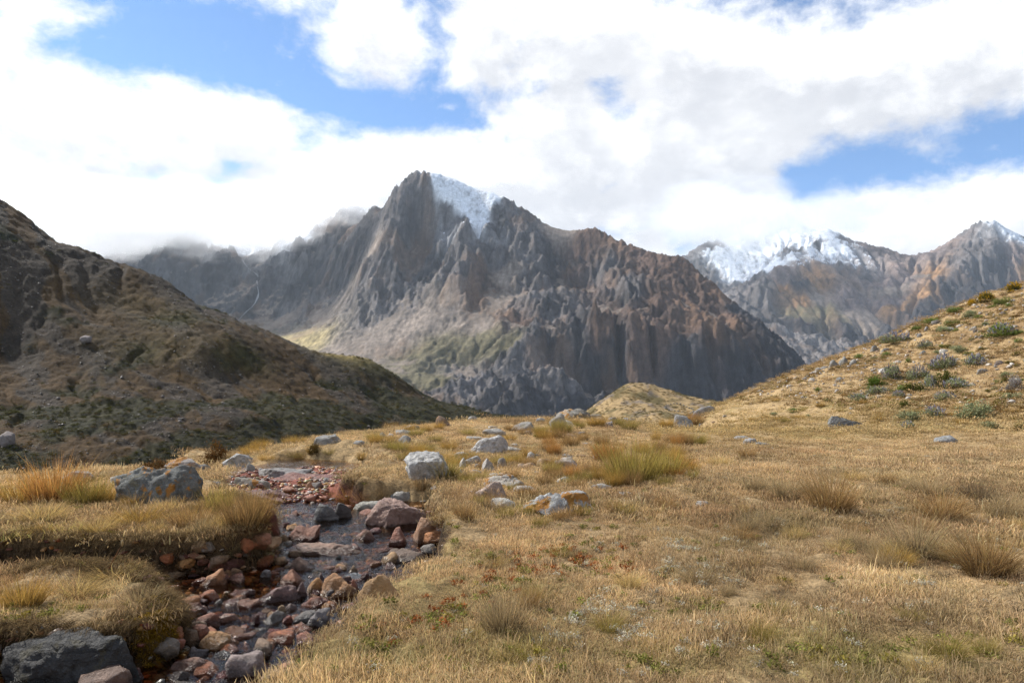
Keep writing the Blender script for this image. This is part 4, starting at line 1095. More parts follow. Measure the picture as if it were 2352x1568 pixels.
    (C6, 715, 765, 512, 532, 'slab', 'pale', (.5, .46, .4), 'rock_slab', 'lone whitish stone in the open dry meadow', dict(water=False)),
    (C5, 1720, 1788, 350, 380, 'round', 'pale', TAN, 'rock', 'low tan stone above the long pale outcrop', dict(water=False)),
    (C5, 1680, 1740, 355, 384, 'round', 'pale', TAN, 'rock', 'low tan stone left of a similar one above the pale outcrop', dict(water=False)),
    (C5, 1735, 1775, 290, 330, 'angular', 'pale', PALE, 'rock', 'pale rock on the rise right of the thin slabs', dict(water=False)),
    (C5, 1815, 1870, 330, 355, 'round', 'pale', TAN, 'rock', 'flat tan stone before the brownish lichened rock', dict(water=False)),
    # --- the rocky crest
    (C5, 1232, 1306, 78, 142, 'boulder', 'some_orange', (0.17, 0.115, 0.08), 'boulder', 'rust brown jagged boulder standing alone on the left of the crest', dict(water=False)),
    (C5, 1415, 1456, 80, 104, 'round', 'pale', PALE, 'rock', 'whitish stone alone on the crest skyline', dict(water=False)),
    (C5, 1060, 1132, 138, 162, 'slab', 'pale', GRY, 'rock', 'grey rock at the left end of the crest', dict(water=False)),
    (C5, 1012, 1088, 162, 190, 'slab', 'pale', PALE, 'rock', 'pale flat rock below the grey rock at the crest end', dict(water=False)),
    (C5, 1034, 1096, 196, 238, 'boulder', 'lichen', GRY, 'rock', 'rounded grey rock in grass left of the crest', dict(water=False)),
    (C5, 922, 958, 182, 208, 'angular', 'pale', GRY, 'rock', 'small grey rock on the left slope of the crest', dict(water=False)),
    (C5, 960, 1000, 188, 208, 'angular', 'pale', PALE, 'rock', 'small pale rock right of another on the left slope', dict(water=False)),
    (C5, 780, 845, 220, 250, 'slab', 'pale', GRY, 'rock_slab', 'low grey slab among olive tussocks above the upper stream', dict(water=False)),
    (C5, 580, 722, 190, 240, 'slab', 'lichen', GRY, 'rock_slab', 'grey rock ledge at the plateau edge behind the small brown bush', dict(water=False, depth=.5)),
    (C5, 640, 790, 338, 366, 'slab', 'pale', (0.32, 0.25, 0.17), 'rock_slab', 'flat buff bedrock patch in the grass above the upper pool', dict(water=False, sink=.5)),
    (C5, 1665, 1770, 108, 172, 'boulder', 'lichen', (0.30, 0.28, 0.25), 'boulder', 'broad grey boulder on the crest left of the big rock heap', dict(water=False)),
    (C5, 1505, 1610, 155, 190, 'slab', 'pale', PALE, 'rock_slab', 'pale slab sloping left of the broad crest boulder', dict(water=False)),
    (C5, 1405, 1502, 190, 225, 'boulder', 'pale', PALE, 'rock', 'low pale rock at the left below the broad crest boulder', dict(water=False)),
    (C5, 1790, 1835, 92, 115, 'slab', 'pale', GRY, 'rock', 'flat grey rock on the crest just left of the rock heap', dict(water=False)),
    (C5, 1730, 1765, 168, 186, 'round', 'pale', PALE, 'rock', 'small pale stone below the broad crest boulder', dict(water=False)),
    (C6, -2, 124, 32, 96, 'boulder', 'orange_lichen', (0.30, 0.27, 0.22), 'boulder', 'large rock with orange lichen in the heap on top of the crest', dict(water=False)),
    (C6, 28, 112, 10, 52, 'boulder', 'lichen', (0.40, 0.38, 0.33), 'boulder', 'pale rounded boulder perched on the crest rock heap', dict(water=False, sink=-.2)),
    (C6, 85, 175, 36, 92, 'jagged', 'lichen', (0.20, 0.185, 0.16), 'boulder', 'dark shaded rock on the right of the crest heap', dict(water=False)),
    (C6, -18, 60, 70, 138, 'slab', 'lichen', (0.27, 0.25, 0.23), 'rock_slab', 'grey leaning slab before the crest rock heap', dict(water=False, tilt=(0, -.5))),
    (C6, 15, 92, 98, 136, 'round', 'pale', (0.46, 0.42, 0.37), 'rock', 'smooth whitish boulder in front of the leaning slab', dict(water=False)),
    (C6, 100, 145, 40, 56, 'angular', 'pale', PALE, 'rock', 'small pale rock right behind the crest heap', dict(water=False)),
    (C6, 160, 240, 60, 92, 'slab', 'lichen', (0.24, 0.23, 0.20), 'rock', 'dark flat rock on the crest right of the heap', dict(water=False)),
    (C6, 202, 255, 84, 108, 'round', 'pale', GRY, 'rock', 'grey rounded stone below the dark flat crest rock', dict(water=False)),
    (C6, 254, 288, 104, 140, 'jagged', 'lichen', (0.27, 0.25, 0.24), 'rock', 'small pointed grey rock standing in grass right of the crest', dict(water=False)),
    (C6, 325, 395, 68, 90, 'slab', 'pale', GRY, 'rock', 'flat grey rock at the right end of the crest', dict(water=False)),
    (C6, 275, 310, 56, 70, 'slab', 'lichen', (0.22, 0.2, 0.19), 'rock', 'thin dark rock between the crest heap and its right end', dict(water=False)),
    # --- below and on the right-hand hillside
    (C6, 585, 682, 62, 146, 'jagged', 'lichen', (0.30, 0.285, 0.26), 'boulder', 'striped grey rock fin at the foot of the hillside', dict(water=False, tilt=(0, -.45))),
    (C6, 700, 805, 28, 74, 'slab', 'lichen', (0.25, 0.235, 0.215), 'rock_slab', 'long grey ledge running up the hillside behind the rock fin', dict(water=False, depth=.4, tilt=(0, -.2))),
    (C6, 1362, 1512, 70, 136, 'angular', 'lichen', (0.17, 0.17, 0.165), 'boulder', 'dark grey block of rock alone at the foot of the hillside', dict(water=False, level=5)),
    (C6, 905, 975, 182, 200, 'round', 'pale', GRY, 'rock', 'low grey rock in the flat grass below the hillside', dict(water=False)),
    (C6, 955, 1016, 190, 220, 'round', 'pale', (0.3, 0.29, 0.28), 'rock', 'rounded grey rock right of a low one in flat grass', dict(water=False)),
    (C6, 1015, 1072, 212, 226, 'slab', 'pale', GRY, 'rock', 'thin flat rock at the end of the grey pair', dict(water=False)),
    (C6, 712, 750, 178, 208, 'angular', 'lichen', (0.15, 0.09, 0.055), 'rock', 'small dark brown rock in the meadow left of the grey pair', dict(water=False)),
    (C6, 1905, 1995, 172, 216, 'boulder', 'lichen', (0.25, 0.25, 0.245), 'boulder', 'lone grey boulder in the grass on the far right', dict(water=False)),
    (C3, 966, 1022, 1302, 1348, 'boulder', 'lichen', GRY, 'rock', 'grey rock on the hillside skyline left of a taller pair', dict(water=False)),
    (C3, 1028, 1082, 1280, 1338, 'jagged', 'lichen', GRY, 'rock', 'tall grey rock of the skyline pair', dict(water=False)),
    (C3, 1090, 1132, 1298, 1338, 'angular', 'lichen', GRY, 'rock', 'split grey rock right of the tall skyline rock', dict(water=False)),
    (C3, 905, 945, 1340, 1362, 'angular', 'pale', GRY, 'rock', 'small grey rock lowest along the hillside skyline rocks', dict(water=False)),
    (C3, 870, 905, 1352, 1376, 'round', 'pale', GRY, 'rock', 'rounded skyline stone left of the small grey skyline rock', dict(water=False)),
    (C3, 828, 872, 1420, 1452, 'round', 'pale', PALE, 'rock', 'pale stone on the bare slope below the skyline', dict(water=False)),
    (C3, 1225, 1284, 1206, 1248, 'boulder', 'lichen', GRY, 'rock', 'grey rock poking over the skyline below the violet bush', dict(water=False)),
    (C3, 1296, 1348, 1226, 1252, 'slab', 'lichen', GRY, 'rock', 'flat dark grey stone right of the skyline rock', dict(water=False)),
    (C3, 1328, 1362, 1118, 1160, 'boulder', 'lichen', GRY, 'rock', 'grey rock at the left of the violet skyline bush', dict(water=False)),
    (C3, 1292, 1372, 1350, 1386, 'round', 'pale', (0.5, 0.47, 0.43), 'rock', 'whitish rock on the slope left of the grey lupine bushes', dict(water=False)),
    (C3, 1385, 1440, 1300, 1330, 'round', 'pale', (0.42, 0.36, 0.3), 'rock', 'pale tan stone above the grey lupine bushes', dict(water=False)),
    (C3, 1876, 1922, 1080, 1108, 'angular', 'pale', PALE, 'rock', 'white topped stone high on the hillside', dict(water=False)),
    (C3, 1902, 1930, 1100, 1124, 'angular', 'lichen', (0.13, 0.12, 0.12), 'rock', 'dark stone just under the white topped stone', dict(water=False)),
    (C3, 2068, 2112, 984, 1012, 'angular', 'lichen', (0.12, 0.10, 0.09), 'rock', 'dark brown rock near the top right of the hillside', dict(water=False)),
    (C3, 1628, 1674, 1042, 1074, 'slab', 'lichen', (0.16, 0.14, 0.12), 'rock', 'dark flat topped rock under a green skyline bush', dict(water=False)),
    (C3, 1580, 1606, 1085, 1116, 'jagged', 'lichen', GRY, 'rock', 'upright grey stone near the skyline', dict(water=False)),
    (C3, 1532, 1566, 1130, 1154, 'round', 'pale', GRY, 'rock', 'small pale grey rock right of the violet skyline bush', dict(water=False)),
    (C3, 2046, 2096, 1308, 1336, 'slab', 'lichen', (0.14, 0.11, 0.1), 'rock', 'dark slanting stone on the upper right slope', dict(water=False)),
    (C3, 1922, 1980, 1358, 1398, 'slab', 'pale', GRY, 'rock', 'tilted grey slab right of the dark green bush', dict(water=False)),
    (C3, 1680, 1728, 1232, 1260, 'slab', 'pale', (.5, .46, .4), 'rock', 'whitish flat stone on the upper slope', dict(water=False)),
    (C3, 1545, 1590, 1240, 1270, 'angular', 'lichen', GRY, 'rock', 'grey stone in the middle of the upper slope', dict(water=False)),
    (C3, 2160, 2205, 1420, 1442, 'round', 'pale', (.52, .5, .46), 'rock', 'white stone near the right edge of the slope', dict(water=False)),
    (C3, 1000, 1040, 1418, 1446, 'angular', 'pale', GRY, 'rock', 'grey stone on the bare slope below the skyline pair', dict(water=False)),
    (C3, 775, 812, 1414, 1438, 'angular', 'pale', GRY, 'rock', 'small grey stone at the lower left of the bare slope', dict(water=False)),
    (C3, 1468, 1500, 1238, 1258, 'angular', 'pale', TAN, 'rock', 'small tan stone left of the grey stone on the upper slope', dict(water=False)),
    (C3, 1740, 1775, 1088, 1110, 'angular', 'lichen', (.4, .38, .34), 'rock', 'pale stone with dark side beside a grey shrub high up', dict(water=False)),
    (C3, 1935, 1975, 1138, 1160, 'slab', 'lichen', (.2, .17, .14), 'rock', 'brown stone below the white topped stone', dict(water=False)),
]
for fr, x0, x1, y0, y1, style, mat, color, name, label, opt in ROCKS:
    place_rock(fr, x0, x1, y0, y1, style, mat, color, name, label, **opt)

# boulders on the dark hillside
for (a, b, d, wpx, hpx, label) in ((196, 786, 205, 26, 17, 'pale boulder alone in the middle of the dark hillside'), (14, 1022, 144, 36, 32, 'brown boulder near the foot of the dark hillside on the left')):
    q = P(a, b, d); Yh = d
    for it in range(30):
        zz = left_height(np.array([q[0]]), np.array([q[1]]))[0][0]
        Yh = Yh + (zz - q[2]) * 1.2 * -0.6
        q = P(a, b, Yh)
    q[2] = left_height(np.array([q[0]]), np.array([q[1]]))[0][0]
    ww, hh = wpx / F_PX * q[1], hpx / F_PX * q[1]
    make_rock('boulder', (q[0], q[1], q[2] + hh * .35), ww, ww * .8, hh * 1.3, 'pale', (0.20, 0.165, 0.15), 'boulder', 77, 3, label=label)

# countless small stones one cannot tell apart
rs = np.random.RandomState(11)
small_mesh = []
for i in range(7):
    v, f = rock_verts(1, 0.8, 0.62, 900 + i, ('angular', 'jagged', 'boulder', 'jagged')[i % 4], 3)
    small_mesh.append(mesh_from('stone', v, f.ravel(), np.full(len(f), 3), RM['stone'], True))
pale_mesh = []
for i in range(5):
    v, f = rock_verts(1, 0.8, 0.5, 950 + i, ('angular', 'round', 'slab', 'jagged')[i % 4], 2)
    pale_mesh.append(mesh_from('rock', v, f.ravel(), np.full(len(f), 3), RM['pale'], True))


def near_spot(x, y, grow=1.0):
    for (cx_, cy_, a_, b_) in ROCK_SPOTS:
        if ((x - cx_) / (a_ * grow + .02)) ** 2 + ((y - cy_) / (b_ * grow + .02)) ** 2 < 1:
            return True
    return False


REPEATS = []
n = 0
pal = [RED, DRED, ORA, OCH, (0.24, .10, .065), TAN, (.36, .17, .10), (.22, .19, .16), BRN, (0.34, 0.12, 0.05)]
while n < 215:
    px, py = rs.uniform(380, 1010), rs.uniform(1120, 1575)
    p = hit(px, py, True)
    _, s_, b_ = ground_height(np.array([p[0]]), np.array([p[1]]), True)
    if s_[0] > 0.06 or near_spot(p[0], p[1], 0.9):
        continue
    sz = rs.uniform(0.08, 0.25) * (1 + 0.02 * p[1])
    bedz = ground_height(np.array([p[0]]), np.array([p[1]]))[0]
    o = link('stone', small_mesh[n % 7], None, (p[0], p[1], bedz + sz * .12 + rs.uniform(0, .05)), (rs.uniform(-.2, .2), rs.uniform(-.2, .2), rs.uniform(0, 6.28)))
    o.scale = (sz, sz, sz * rs.uniform(.8, 1.3)); hi_ = rs.randint(len(pal)); c = np.array(pal[hi_]) * rs.uniform(.8, 1.2); o.color = (*c, 1)
    o['hue'] = ['reddish', 'dark red', 'orange', 'ochre', 'rusty red', 'tan', 'peach', 'grey', 'brown', 'rusty'][hi_]
    tag(o, 'fist sized wet reddish cobble among the larger stones of the stream', 'stone', 'small cobbles in the stream'); REPEATS.append((o, 'cobble', px, py))
    n += 1
n = 0
while n < 120:
    px, py = rs.uniform(1560, 2352), rs.uniform(670, 985)
    a, b, c = pix_dir(px, py)
    sky_y = np.interp(px, [e[0] for e in SKYL], [e[1] for e in SKYL])
    if py < sky_y + 8 or py > sky_y + 250:
        continue
    p = hit(px, py)
    if p[1] > 60 or near_spot(p[0], p[1], 1.3):
        continue
    sz = rs.uniform(6, 15) / F_PX * p[1]
    o = link('rock', pale_mesh[n % 5], None, (p[0], p[1], p[2] + sz * .02), (rs.uniform(-.2, .2), rs.uniform(-.2, .2), rs.uniform(0, 6.28)))
    o.scale = (sz, sz, sz); cc_ = np.array([PALE, GRY, TAN, BRN][rs.randint(4)]) * rs.uniform(.8, 1.15); o.color = (*cc_, 1)
    tag(o, 'small pale stone strewn over the sunny right-hand hillside', 'rock', 'small stones on the right-hand hillside'); REPEATS.append((o, 'stone', px, py))
    n += 1
n = 0
while n < 60:
    t_ = rs.rand(); px, py = 1040 + 260 * t_ + rs.normal(0, 75), 1135 - 165 * t_ + rs.normal(0, 22)
    if px < 900 or py < 962:
        continue
    p = hit(px, py)
    if near_spot(p[0], p[1], 1.2) or p[1] > 38:
        continue
    sz = rs.uniform(14, 42) / F_PX * p[1]
    o = link('rock', pale_mesh[n % 5], None, (p[0], p[1], p[2] + sz * .02), (rs.uniform(-.2, .2), rs.uniform(-.2, .2), rs.uniform(0, 6.28)))
    o.scale = (sz, sz * .8, sz * rs.uniform(.4, .75)); cc_ = np.array([PALE, GRY, PALE, TAN][rs.randint(4)]) * rs.uniform(.85, 1.1); o.color = (*cc_, 1)
    tag(o, 'small pale stone lying in dry grass around the rocky crest', 'rock', 'small stones around the crest'); REPEATS.append((o, 'stone', px, py))
    n += 1

# the ring of stones on the knoll
ring = bpy.data.objects.new('stone_ring', None); COL.objects.link(ring)
q = P(1560, 942, 150.0)
for it in range(40):
    zz = knoll_height(q[0], q[1]); q = P(1560, 942, q[1] + (q[2] - zz) * 3.0 if abs(q[2] - zz) < 6 else q[1])
ring.location = (q[0], q[1], float(knoll_height(q[0], q[1])))
tag(ring, 'old ring of piled stones on the bare side of the knoll', 'stone ring')
for i in range(26):
    a_ = i / 26 * 2 * math.pi
    x_, y_ = math.cos(a_) * 3.0, math.sin(a_) * 3.6
    s_ = rs.uniform(.38, .6)
    o = link('stone', pale_mesh[i % 5], ring, (x_, y_, float(knoll_height(q[0] + x_, q[1] + y_)) - ring.location[2] + .1), (0, 0, rs.uniform(0, 6)))
    o.scale = (s_, s_, s_ * 1.1); o.color = (*(np.array(GRY) * rs.uniform(.5, .9)), 1)

# ------------------------------------------------------------------ grass blades
def blades(bx, by, bz, height, width, yaw, lean, curve, twist, seg=3, rnd=None):
    """Curved tapering strips; arrays of equal length. Returns verts, flat faces, face sizes, t along the blade, random per blade."""
    n = len(bx)
    ts = np.linspace(0, 1, seg + 1)
    V = np.zeros((n, 2 * seg + 1, 3)); Tt = np.zeros((n, 2 * seg + 1))
    dx, dy = np.cos(yaw), np.sin(yaw)
    sx, sy = np.cos(twist), np.sin(twist)
    for i, t in enumerate(ts):
        ang = lean + curve * t
        out = height * (np.sin(lean + curve * t * .5)) * t
        upz = height * (np.cos(lean + curve * t * .5)) * t
        x, y, z = bx + dx * out, by + dy * out, bz + upz
        wd = width * (1 - t) ** 0.7 * 0.5
        if i < seg:
            V[:, 2 * i] = np.stack([x - sx * wd, y - sy * wd, z], -1)
            V[:, 2 * i + 1] = np.stack([x + sx * wd, y + sy * wd, z], -1)
            Tt[:, 2 * i] = Tt[:, 2 * i + 1] = t
        else:
            V[:, 2 * i] = np.stack([x, y, z], -1); Tt[:, 2 * i] = 1
    base = (np.arange(n) * (2 * seg + 1))[:, None]
    fl, lt = [], []
    loc = []
    for i in range(seg - 1):
        loc += [2 * i, 2 * i + 1, 2 * i + 3, 2 * i + 2]
    loc += [2 * seg - 2, 2 * seg - 1, 2 * seg]
    flat = (base + np.array(loc)[None]).ravel()
    lt = np.tile([4] * (seg - 1) + [3], n)
    if rnd is None:
        rnd = np.random.RandomState(1).rand(n)
    return V.reshape(-1, 3), flat, lt, Tt.ravel(), np.repeat(rnd, 2 * seg + 1)


def plant_mat(name, source, root=0.45, tipc=(1.15, 1.1, 0.95), var=0.5, trans=0.35, rough=0.6):
    m, k = new_mat(name)
    if source == 'OBJECT':
        col = k.n('ShaderNodeObjectInfo').outputs['Color']
    else:
        col = attr(k, 'tint', 'INSTANCER').outputs['Color']
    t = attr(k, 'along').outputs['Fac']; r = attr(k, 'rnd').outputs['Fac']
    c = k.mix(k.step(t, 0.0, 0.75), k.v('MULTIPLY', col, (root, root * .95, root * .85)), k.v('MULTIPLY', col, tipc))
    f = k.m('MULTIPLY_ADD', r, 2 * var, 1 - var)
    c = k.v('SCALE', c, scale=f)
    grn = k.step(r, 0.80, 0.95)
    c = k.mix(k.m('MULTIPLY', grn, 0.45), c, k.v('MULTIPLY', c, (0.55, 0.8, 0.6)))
    d = k.n('ShaderNodeBsdfDiffuse', {'Color': c, 'Roughness': 0.4})
    tr = k.n('ShaderNodeBsdfTranslucent', {'Color': k.v('MULTIPLY', c, (1.05, 1.0, 0.85))})
    mx = k.n('ShaderNodeMixShader', {0: trans, 1: d, 2: tr})
    k.n('ShaderNodeOutputMaterial', {'Surface': mx.outputs[0]})
    return m


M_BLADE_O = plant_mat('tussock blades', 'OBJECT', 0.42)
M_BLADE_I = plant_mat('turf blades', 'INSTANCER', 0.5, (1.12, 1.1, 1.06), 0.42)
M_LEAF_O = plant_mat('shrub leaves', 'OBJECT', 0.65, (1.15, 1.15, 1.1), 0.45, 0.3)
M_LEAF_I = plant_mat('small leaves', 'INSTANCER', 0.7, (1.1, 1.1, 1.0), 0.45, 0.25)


def tussock_mesh(name, n, r, h, seed, spread=0.75, width=0.008, droop=0.7, mat=None):
    rs_ = np.random.RandomState(seed)
    rad = r * np.sqrt(rs_.rand(n)) * 0.62; th = rs_.uniform(0, 2 * np.pi, n)
    bx, by = rad * np.cos(th), rad * np.sin(th)
    hh = h * np.clip(rs_.normal(.82, .24, n), .3, 1.3) * (1 - 0.22 * rad / r)
    lean = spread * (rad / (r * .62)) * rs_.uniform(.35, 1.1, n) + rs_.normal(0, .09, n)
    yaw = th + rs_.normal(0, .45, n)
    cur = np.abs(rs_.normal(droop * .55, droop * .35, n))
    v, f, l, t, rn = blades(bx, by, np.full(n, -0.02), hh, width * rs_.uniform(.7, 1.4, n), yaw, lean, cur, rs_.uniform(0, 3.14, n), 3, rs_.rand(n))
    return mesh_from(name, v, f, l, mat or M_BLADE_O, False, {'along': t, 'rnd': rn})


# unit tussocks (1 m across, 1 m high): upright, spreading, drooping
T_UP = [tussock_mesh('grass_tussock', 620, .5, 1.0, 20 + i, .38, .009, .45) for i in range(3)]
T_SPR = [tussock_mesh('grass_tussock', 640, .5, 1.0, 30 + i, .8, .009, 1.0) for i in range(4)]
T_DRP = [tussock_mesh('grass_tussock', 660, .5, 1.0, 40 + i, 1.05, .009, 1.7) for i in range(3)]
GOLD, GREEN, BROWN, GREYB, STRAW, RUST, OLIVE = ((0.44, 0.29, 0.10), (0.25, 0.23, 0.06), (0.33, 0.215, 0.11), (0.38, 0.295, 0.195), (0.54, 0.41, 0.21), (0.42, 0.23, 0.09), (0.32, 0.26, 0.09))
TUSS_SPOTS = []


def place_tussock(px, pyb, wpx, hpx, color, kind, label, group=None, seed=0, name='grass_tussock'):
    p = hit(px, pyb)
    Y = p[1]
    w_, h_ = wpx / F_PX * Y, hpx / F_PX * Y
    src = {'up': T_UP, 'spr': T_SPR, 'drp': T_DRP}[kind]
    o = link(name, src[seed % len(src)], None, (p[0], p[1] + w_ * .25, p[2] - .02), (0, 0, (seed * 1.7) % 6.28))
    f = {'up': 1.0, 'spr': 0.72, 'drp': 0.62}[kind]
    o.scale = (w_ * f, w_ * f, h_ * {'up': 1.0, 'spr': 1.1, 'drp': 1.35}[kind])
    rv = np.random.RandomState(seed + 5).uniform(.88, 1.12)
    o.color = (*np.clip(np.array(color) * rv, 0, 1), 1)
    TUSS_SPOTS.append((p[0], p[1] + w_ * .25, w_ * .4))
    if group:
        REPEATS.append((o, 'tussock', px, pyb))
    return tag(o, label, 'grass tussock', group)


TUSS = [   # px, py of the foot, width, height, colour, habit, label
    (30, 1160, 150, 80, GOLD, 'up', 'golden green tussock at the far left of the bank'),
    (100, 1158, 150, 112, RUST, 'up', 'tall rust tipped tussock in the golden row on the left bank'),
    (180, 1165, 110, 85, OLIVE, 'up', 'yellow green tussock beside the tall rust tipped one'),
    (232, 1158, 90, 62, GOLD, 'spr', 'golden tussock touching the large lichened boulder'),
    (300, 1160, 90, 40, GOLD, 'spr', 'short golden tuft at the foot of the large lichened boulder'),
    (498, 1182, 70, 80, OLIVE, 'up', 'narrow olive tussock between boulder and brown streamside tussock'),
    (552, 1215, 140, 102, BROWN, 'up', 'big brown tussock hanging over the stream below the red bedrock'),
    (585, 1205, 80, 85, BROWN, 'up', 'brown tussock at the right shoulder of the big streamside tussock'),
    (430, 1212, 120, 62, BROWN, 'up', 'reddish brown tussock on the lip of the cut bank'),
    (455, 1228, 80, 50, GREYB, 'drp', 'grey drooping tussock at the corner of the cut bank'),
    (372, 1178, 80, 38, STRAW, 'spr', 'bright straw tuft before the large lichened boulder'),
    (300, 1205, 130, 48, GOLD, 'spr', 'loose golden tussock behind the dark cut bank'),
    (205, 1225, 120, 45, STRAW, 'spr', 'pale straw tussock on the left ledge above the dark wall'),
    (70, 1200, 150, 50, STRAW, 'spr', 'wide straw tussock in front of the golden row'),
    (525, 1268, 90, 45, STRAW, 'drp', 'straw tuft drooping over the water under the brown tussock'),
    (590, 1282, 100, 42, GREYB, 'drp', 'grey brown tuft at the tip of the cut bank'),
    (350, 1262, 120, 45, GREYB, 'drp', 'shaggy grey tussock hanging from the cut bank'),
    (30, 1395, 120, 70, GOLD, 'up', 'thin golden tussock at the left end of the front mound'),
    (240, 1330, 140, 36, STRAW, 'spr', 'low straw tuft along the crest of the front mound'),
    (150, 1375, 160, 45, STRAW, 'drp', 'matted straw tuft in the middle of the front mound'),
    (300, 1400, 140, 50, GREYB, 'drp', 'greyish matted tuft above the yellow moss'),
    (45, 1560, 100, 60, STRAW, 'drp', 'pale straw tuft in the bottom left corner'),
    (795, 1160, 115, 52, RUST, 'drp', 'overhanging tussock above the wet black and white boulder'),
    (830, 1158, 70, 40, BROWN, 'drp', 'dark shaggy tuft at the right of the overhanging tussock'),
    (870, 1148, 44, 34, BROWN, 'spr', 'small brown tussock above the broad pinkish slab'),
    (1020, 1100, 105, 62, OLIVE, 'spr', 'olive tussock leaning on the big pale boulder'),
    (965, 1128, 80, 50, BROWN, 'spr', 'brown tussock in front of the big pale boulder'),
    (1014, 1212, 56, 70, BROWN, 'up', 'narrow brown tussock beside the tall orange brown rock'),
    (1065, 1195, 70, 55, BROWN, 'spr', 'brown tussock between pinkish slab and whitish lichened rock'),
    (1155, 1460, 160, 115, GREYB, 'spr', 'large pale brown tussock in the near meadow before the orange ground plants'),
    (1215, 1400, 80, 70, BROWN, 'spr', 'brown tussock behind the large near meadow tussock'),
    (1460, 1115, 150, 118, OLIVE, 'up', 'large green gold tussock standing on the rise'),
    (1530, 1100, 110, 80, OLIVE, 'up', 'olive tussock at the right side of the large green gold one'),
    (1400, 1062, 90, 60, RUST, 'up', 'reddish tussock at the left side of the large green gold one'),
    (1925, 1180, 160, 116, BROWN, 'spr', 'tall brown tussock with white ground lichen at its foot'),
    (1820, 1150, 110, 70, GREYB, 'spr', 'grey brown tussock left of the tall brown one'),
    (1745, 1130, 70, 52, GREYB, 'spr', 'small grey brown tussock at the left end of the meadow group'),
    (1880, 1145, 80, 60, GREYB, 'spr', 'pale brown tussock behind the tall brown one'),
    (2268, 1158, 130, 62, (0.19, 0.145, 0.105), 'drp', 'dark grey flattened tussock on the right'),
    (2150, 1140, 130, 55, GREYB, 'spr', 'grey brown tussock left of the dark flattened one'),
    (2188, 1200, 160, 85, BROWN, 'spr', 'broad brown tussock below the dark flattened one'),
    (2130, 1290, 190, 120, GREYB, 'drp', 'big soft grey brown tussock above a pale lichen patch on the right'),
    (2075, 1300, 100, 50, GOLD, 'spr', 'golden tuft at the left of the big soft tussock'),
    (2300, 1330, 200, 128, BROWN, 'spr', 'big brown tussock at the right edge of the near meadow'),
    (2330, 1200, 110, 80, GREYB, 'spr', 'grey brown tussock at the right edge above the big brown one'),
    (1770, 1215, 110, 55, GREYB, 'spr', 'low greyish tussock below the meadow group'),
    (1535, 1172, 70, 42, BROWN, 'spr', 'small brown tussock alone right of the broad orange fronted boulder'),
    (1655, 1070, 70, 30, STRAW, 'spr', 'straw tuft alone in the flat middle meadow'),
    (1720, 1050, 60, 30, BROWN, 'spr', 'small brown tuft in the flat grass before the hillside'),
    (2095, 1066, 50, 18, OLIVE, 'spr', 'little olive tuft in the open grass on the right'),
    (1245, 1210, 60, 34, OLIVE, 'spr', 'olive tuft at the left corner of the broad orange fronted boulder'),
    (1340, 1186, 60, 36, OLIVE, 'spr', 'green tuft under the orange front of the broad boulder'),
    (2190, 1520, 130, 70, OLIVE, 'spr', 'olive tussock near the bottom right corner'),
    (1760, 1480, 90, 60, OLIVE, 'spr', 'small olive tussock in the bottom meadow'),
    (1450, 1350, 90, 45, STRAW, 'spr', 'straw tuft in the middle of the near meadow'),
    (1610, 1345, 110, 55, GREYB, 'spr', 'grey straw tussock left of a whitish lichen patch'),
    (1400, 1455, 90, 55, OLIVE, 'spr', 'olive straw tussock right of the large near meadow tussock'),
]
for i, (px, py, w_, h_, c, kd, lb) in enumerate(TUSS):
    place_tussock(px, py, w_, h_, c, kd, lb, None, i)

rs = np.random.RandomState(5)


def scatter_tussocks(n, xr, yr, wr, hr, cols, kinds, label, group, ok=None):
    k_ = 0; tries = 0
    while k_ < n and tries < n * 30:
        tries += 1
        px, py = rs.uniform(*xr), rs.uniform(*yr)
        if ok and not ok(px, py):
            continue
        p = hit(px, py)
        if near_spot(p[0], p[1], 1.0) or p[1] > 75:
            continue
        _, s_, b_ = ground_height(np.array([p[0]]), np.array([p[1]]), True)
        if s_[0] < 0.05:
            continue
        if any((p[0] - a) ** 2 + (p[1] - b) ** 2 < (c * .8) ** 2 for a, b, c in TUSS_SPOTS):
            continue
        f = 0.55 + 0.6 * (py - 950) / 500
        place_tussock(px, py, rs.uniform(*wr) * f, rs.uniform(*hr) * f, cols[rs.randint(len(cols))], kinds[rs.randint(len(kinds))], label, group, rs.randint(1000))
        k_ += 1


scatter_tussocks(52, (1230, 1620), (975, 1120), (55, 95), (42, 70), [RUST, BROWN, OLIVE, GOLD, BROWN], ['up', 'spr'], 'russet brown grass tussock in the thick cover on the rise', 'tussocks on the rise')
scatter_tussocks(34, (740, 1230), (985, 1080), (55, 90), (34, 52), [OLIVE, GOLD, BROWN, OLIVE], ['spr', 'up'], 'olive gold tussock among pale rocks on the slope left of the crest', 'tussocks on the slope left of the crest')
scatter_tussocks(26, (1040, 1450), (1060, 1200), (50, 80), (34, 54), [OLIVE, BROWN, BROWN], ['spr', 'up'], 'small brown tussock among the meadow rocks', 'tussocks among the meadow rocks')
scatter_tussocks(30, (1680, 2352), (1100, 1330), (60, 120), (34, 60), [GREYB, GREYB, STRAW, BROWN], ['spr', 'drp'], 'soft grey brown tussock in the dry meadow on the right', 'tussocks in the dry meadow on the right')
scatter_tussocks(26, (1020, 2352), (1240, 1560), (50, 95), (22, 42), [OLIVE, STRAW, GREYB], ['spr', 'drp'], 'low straw tuft barely rising from the near turf', 'low tufts in the near turf')
scatter_tussocks(30, (1560, 2352), (900, 975), (44, 80), (18, 30), [GOLD, OLIVE, GOLD], ['spr', 'drp'], 'low yellow green grass tuft at the foot of the sunny hillside', 'grass tufts at the foot of the hillside')
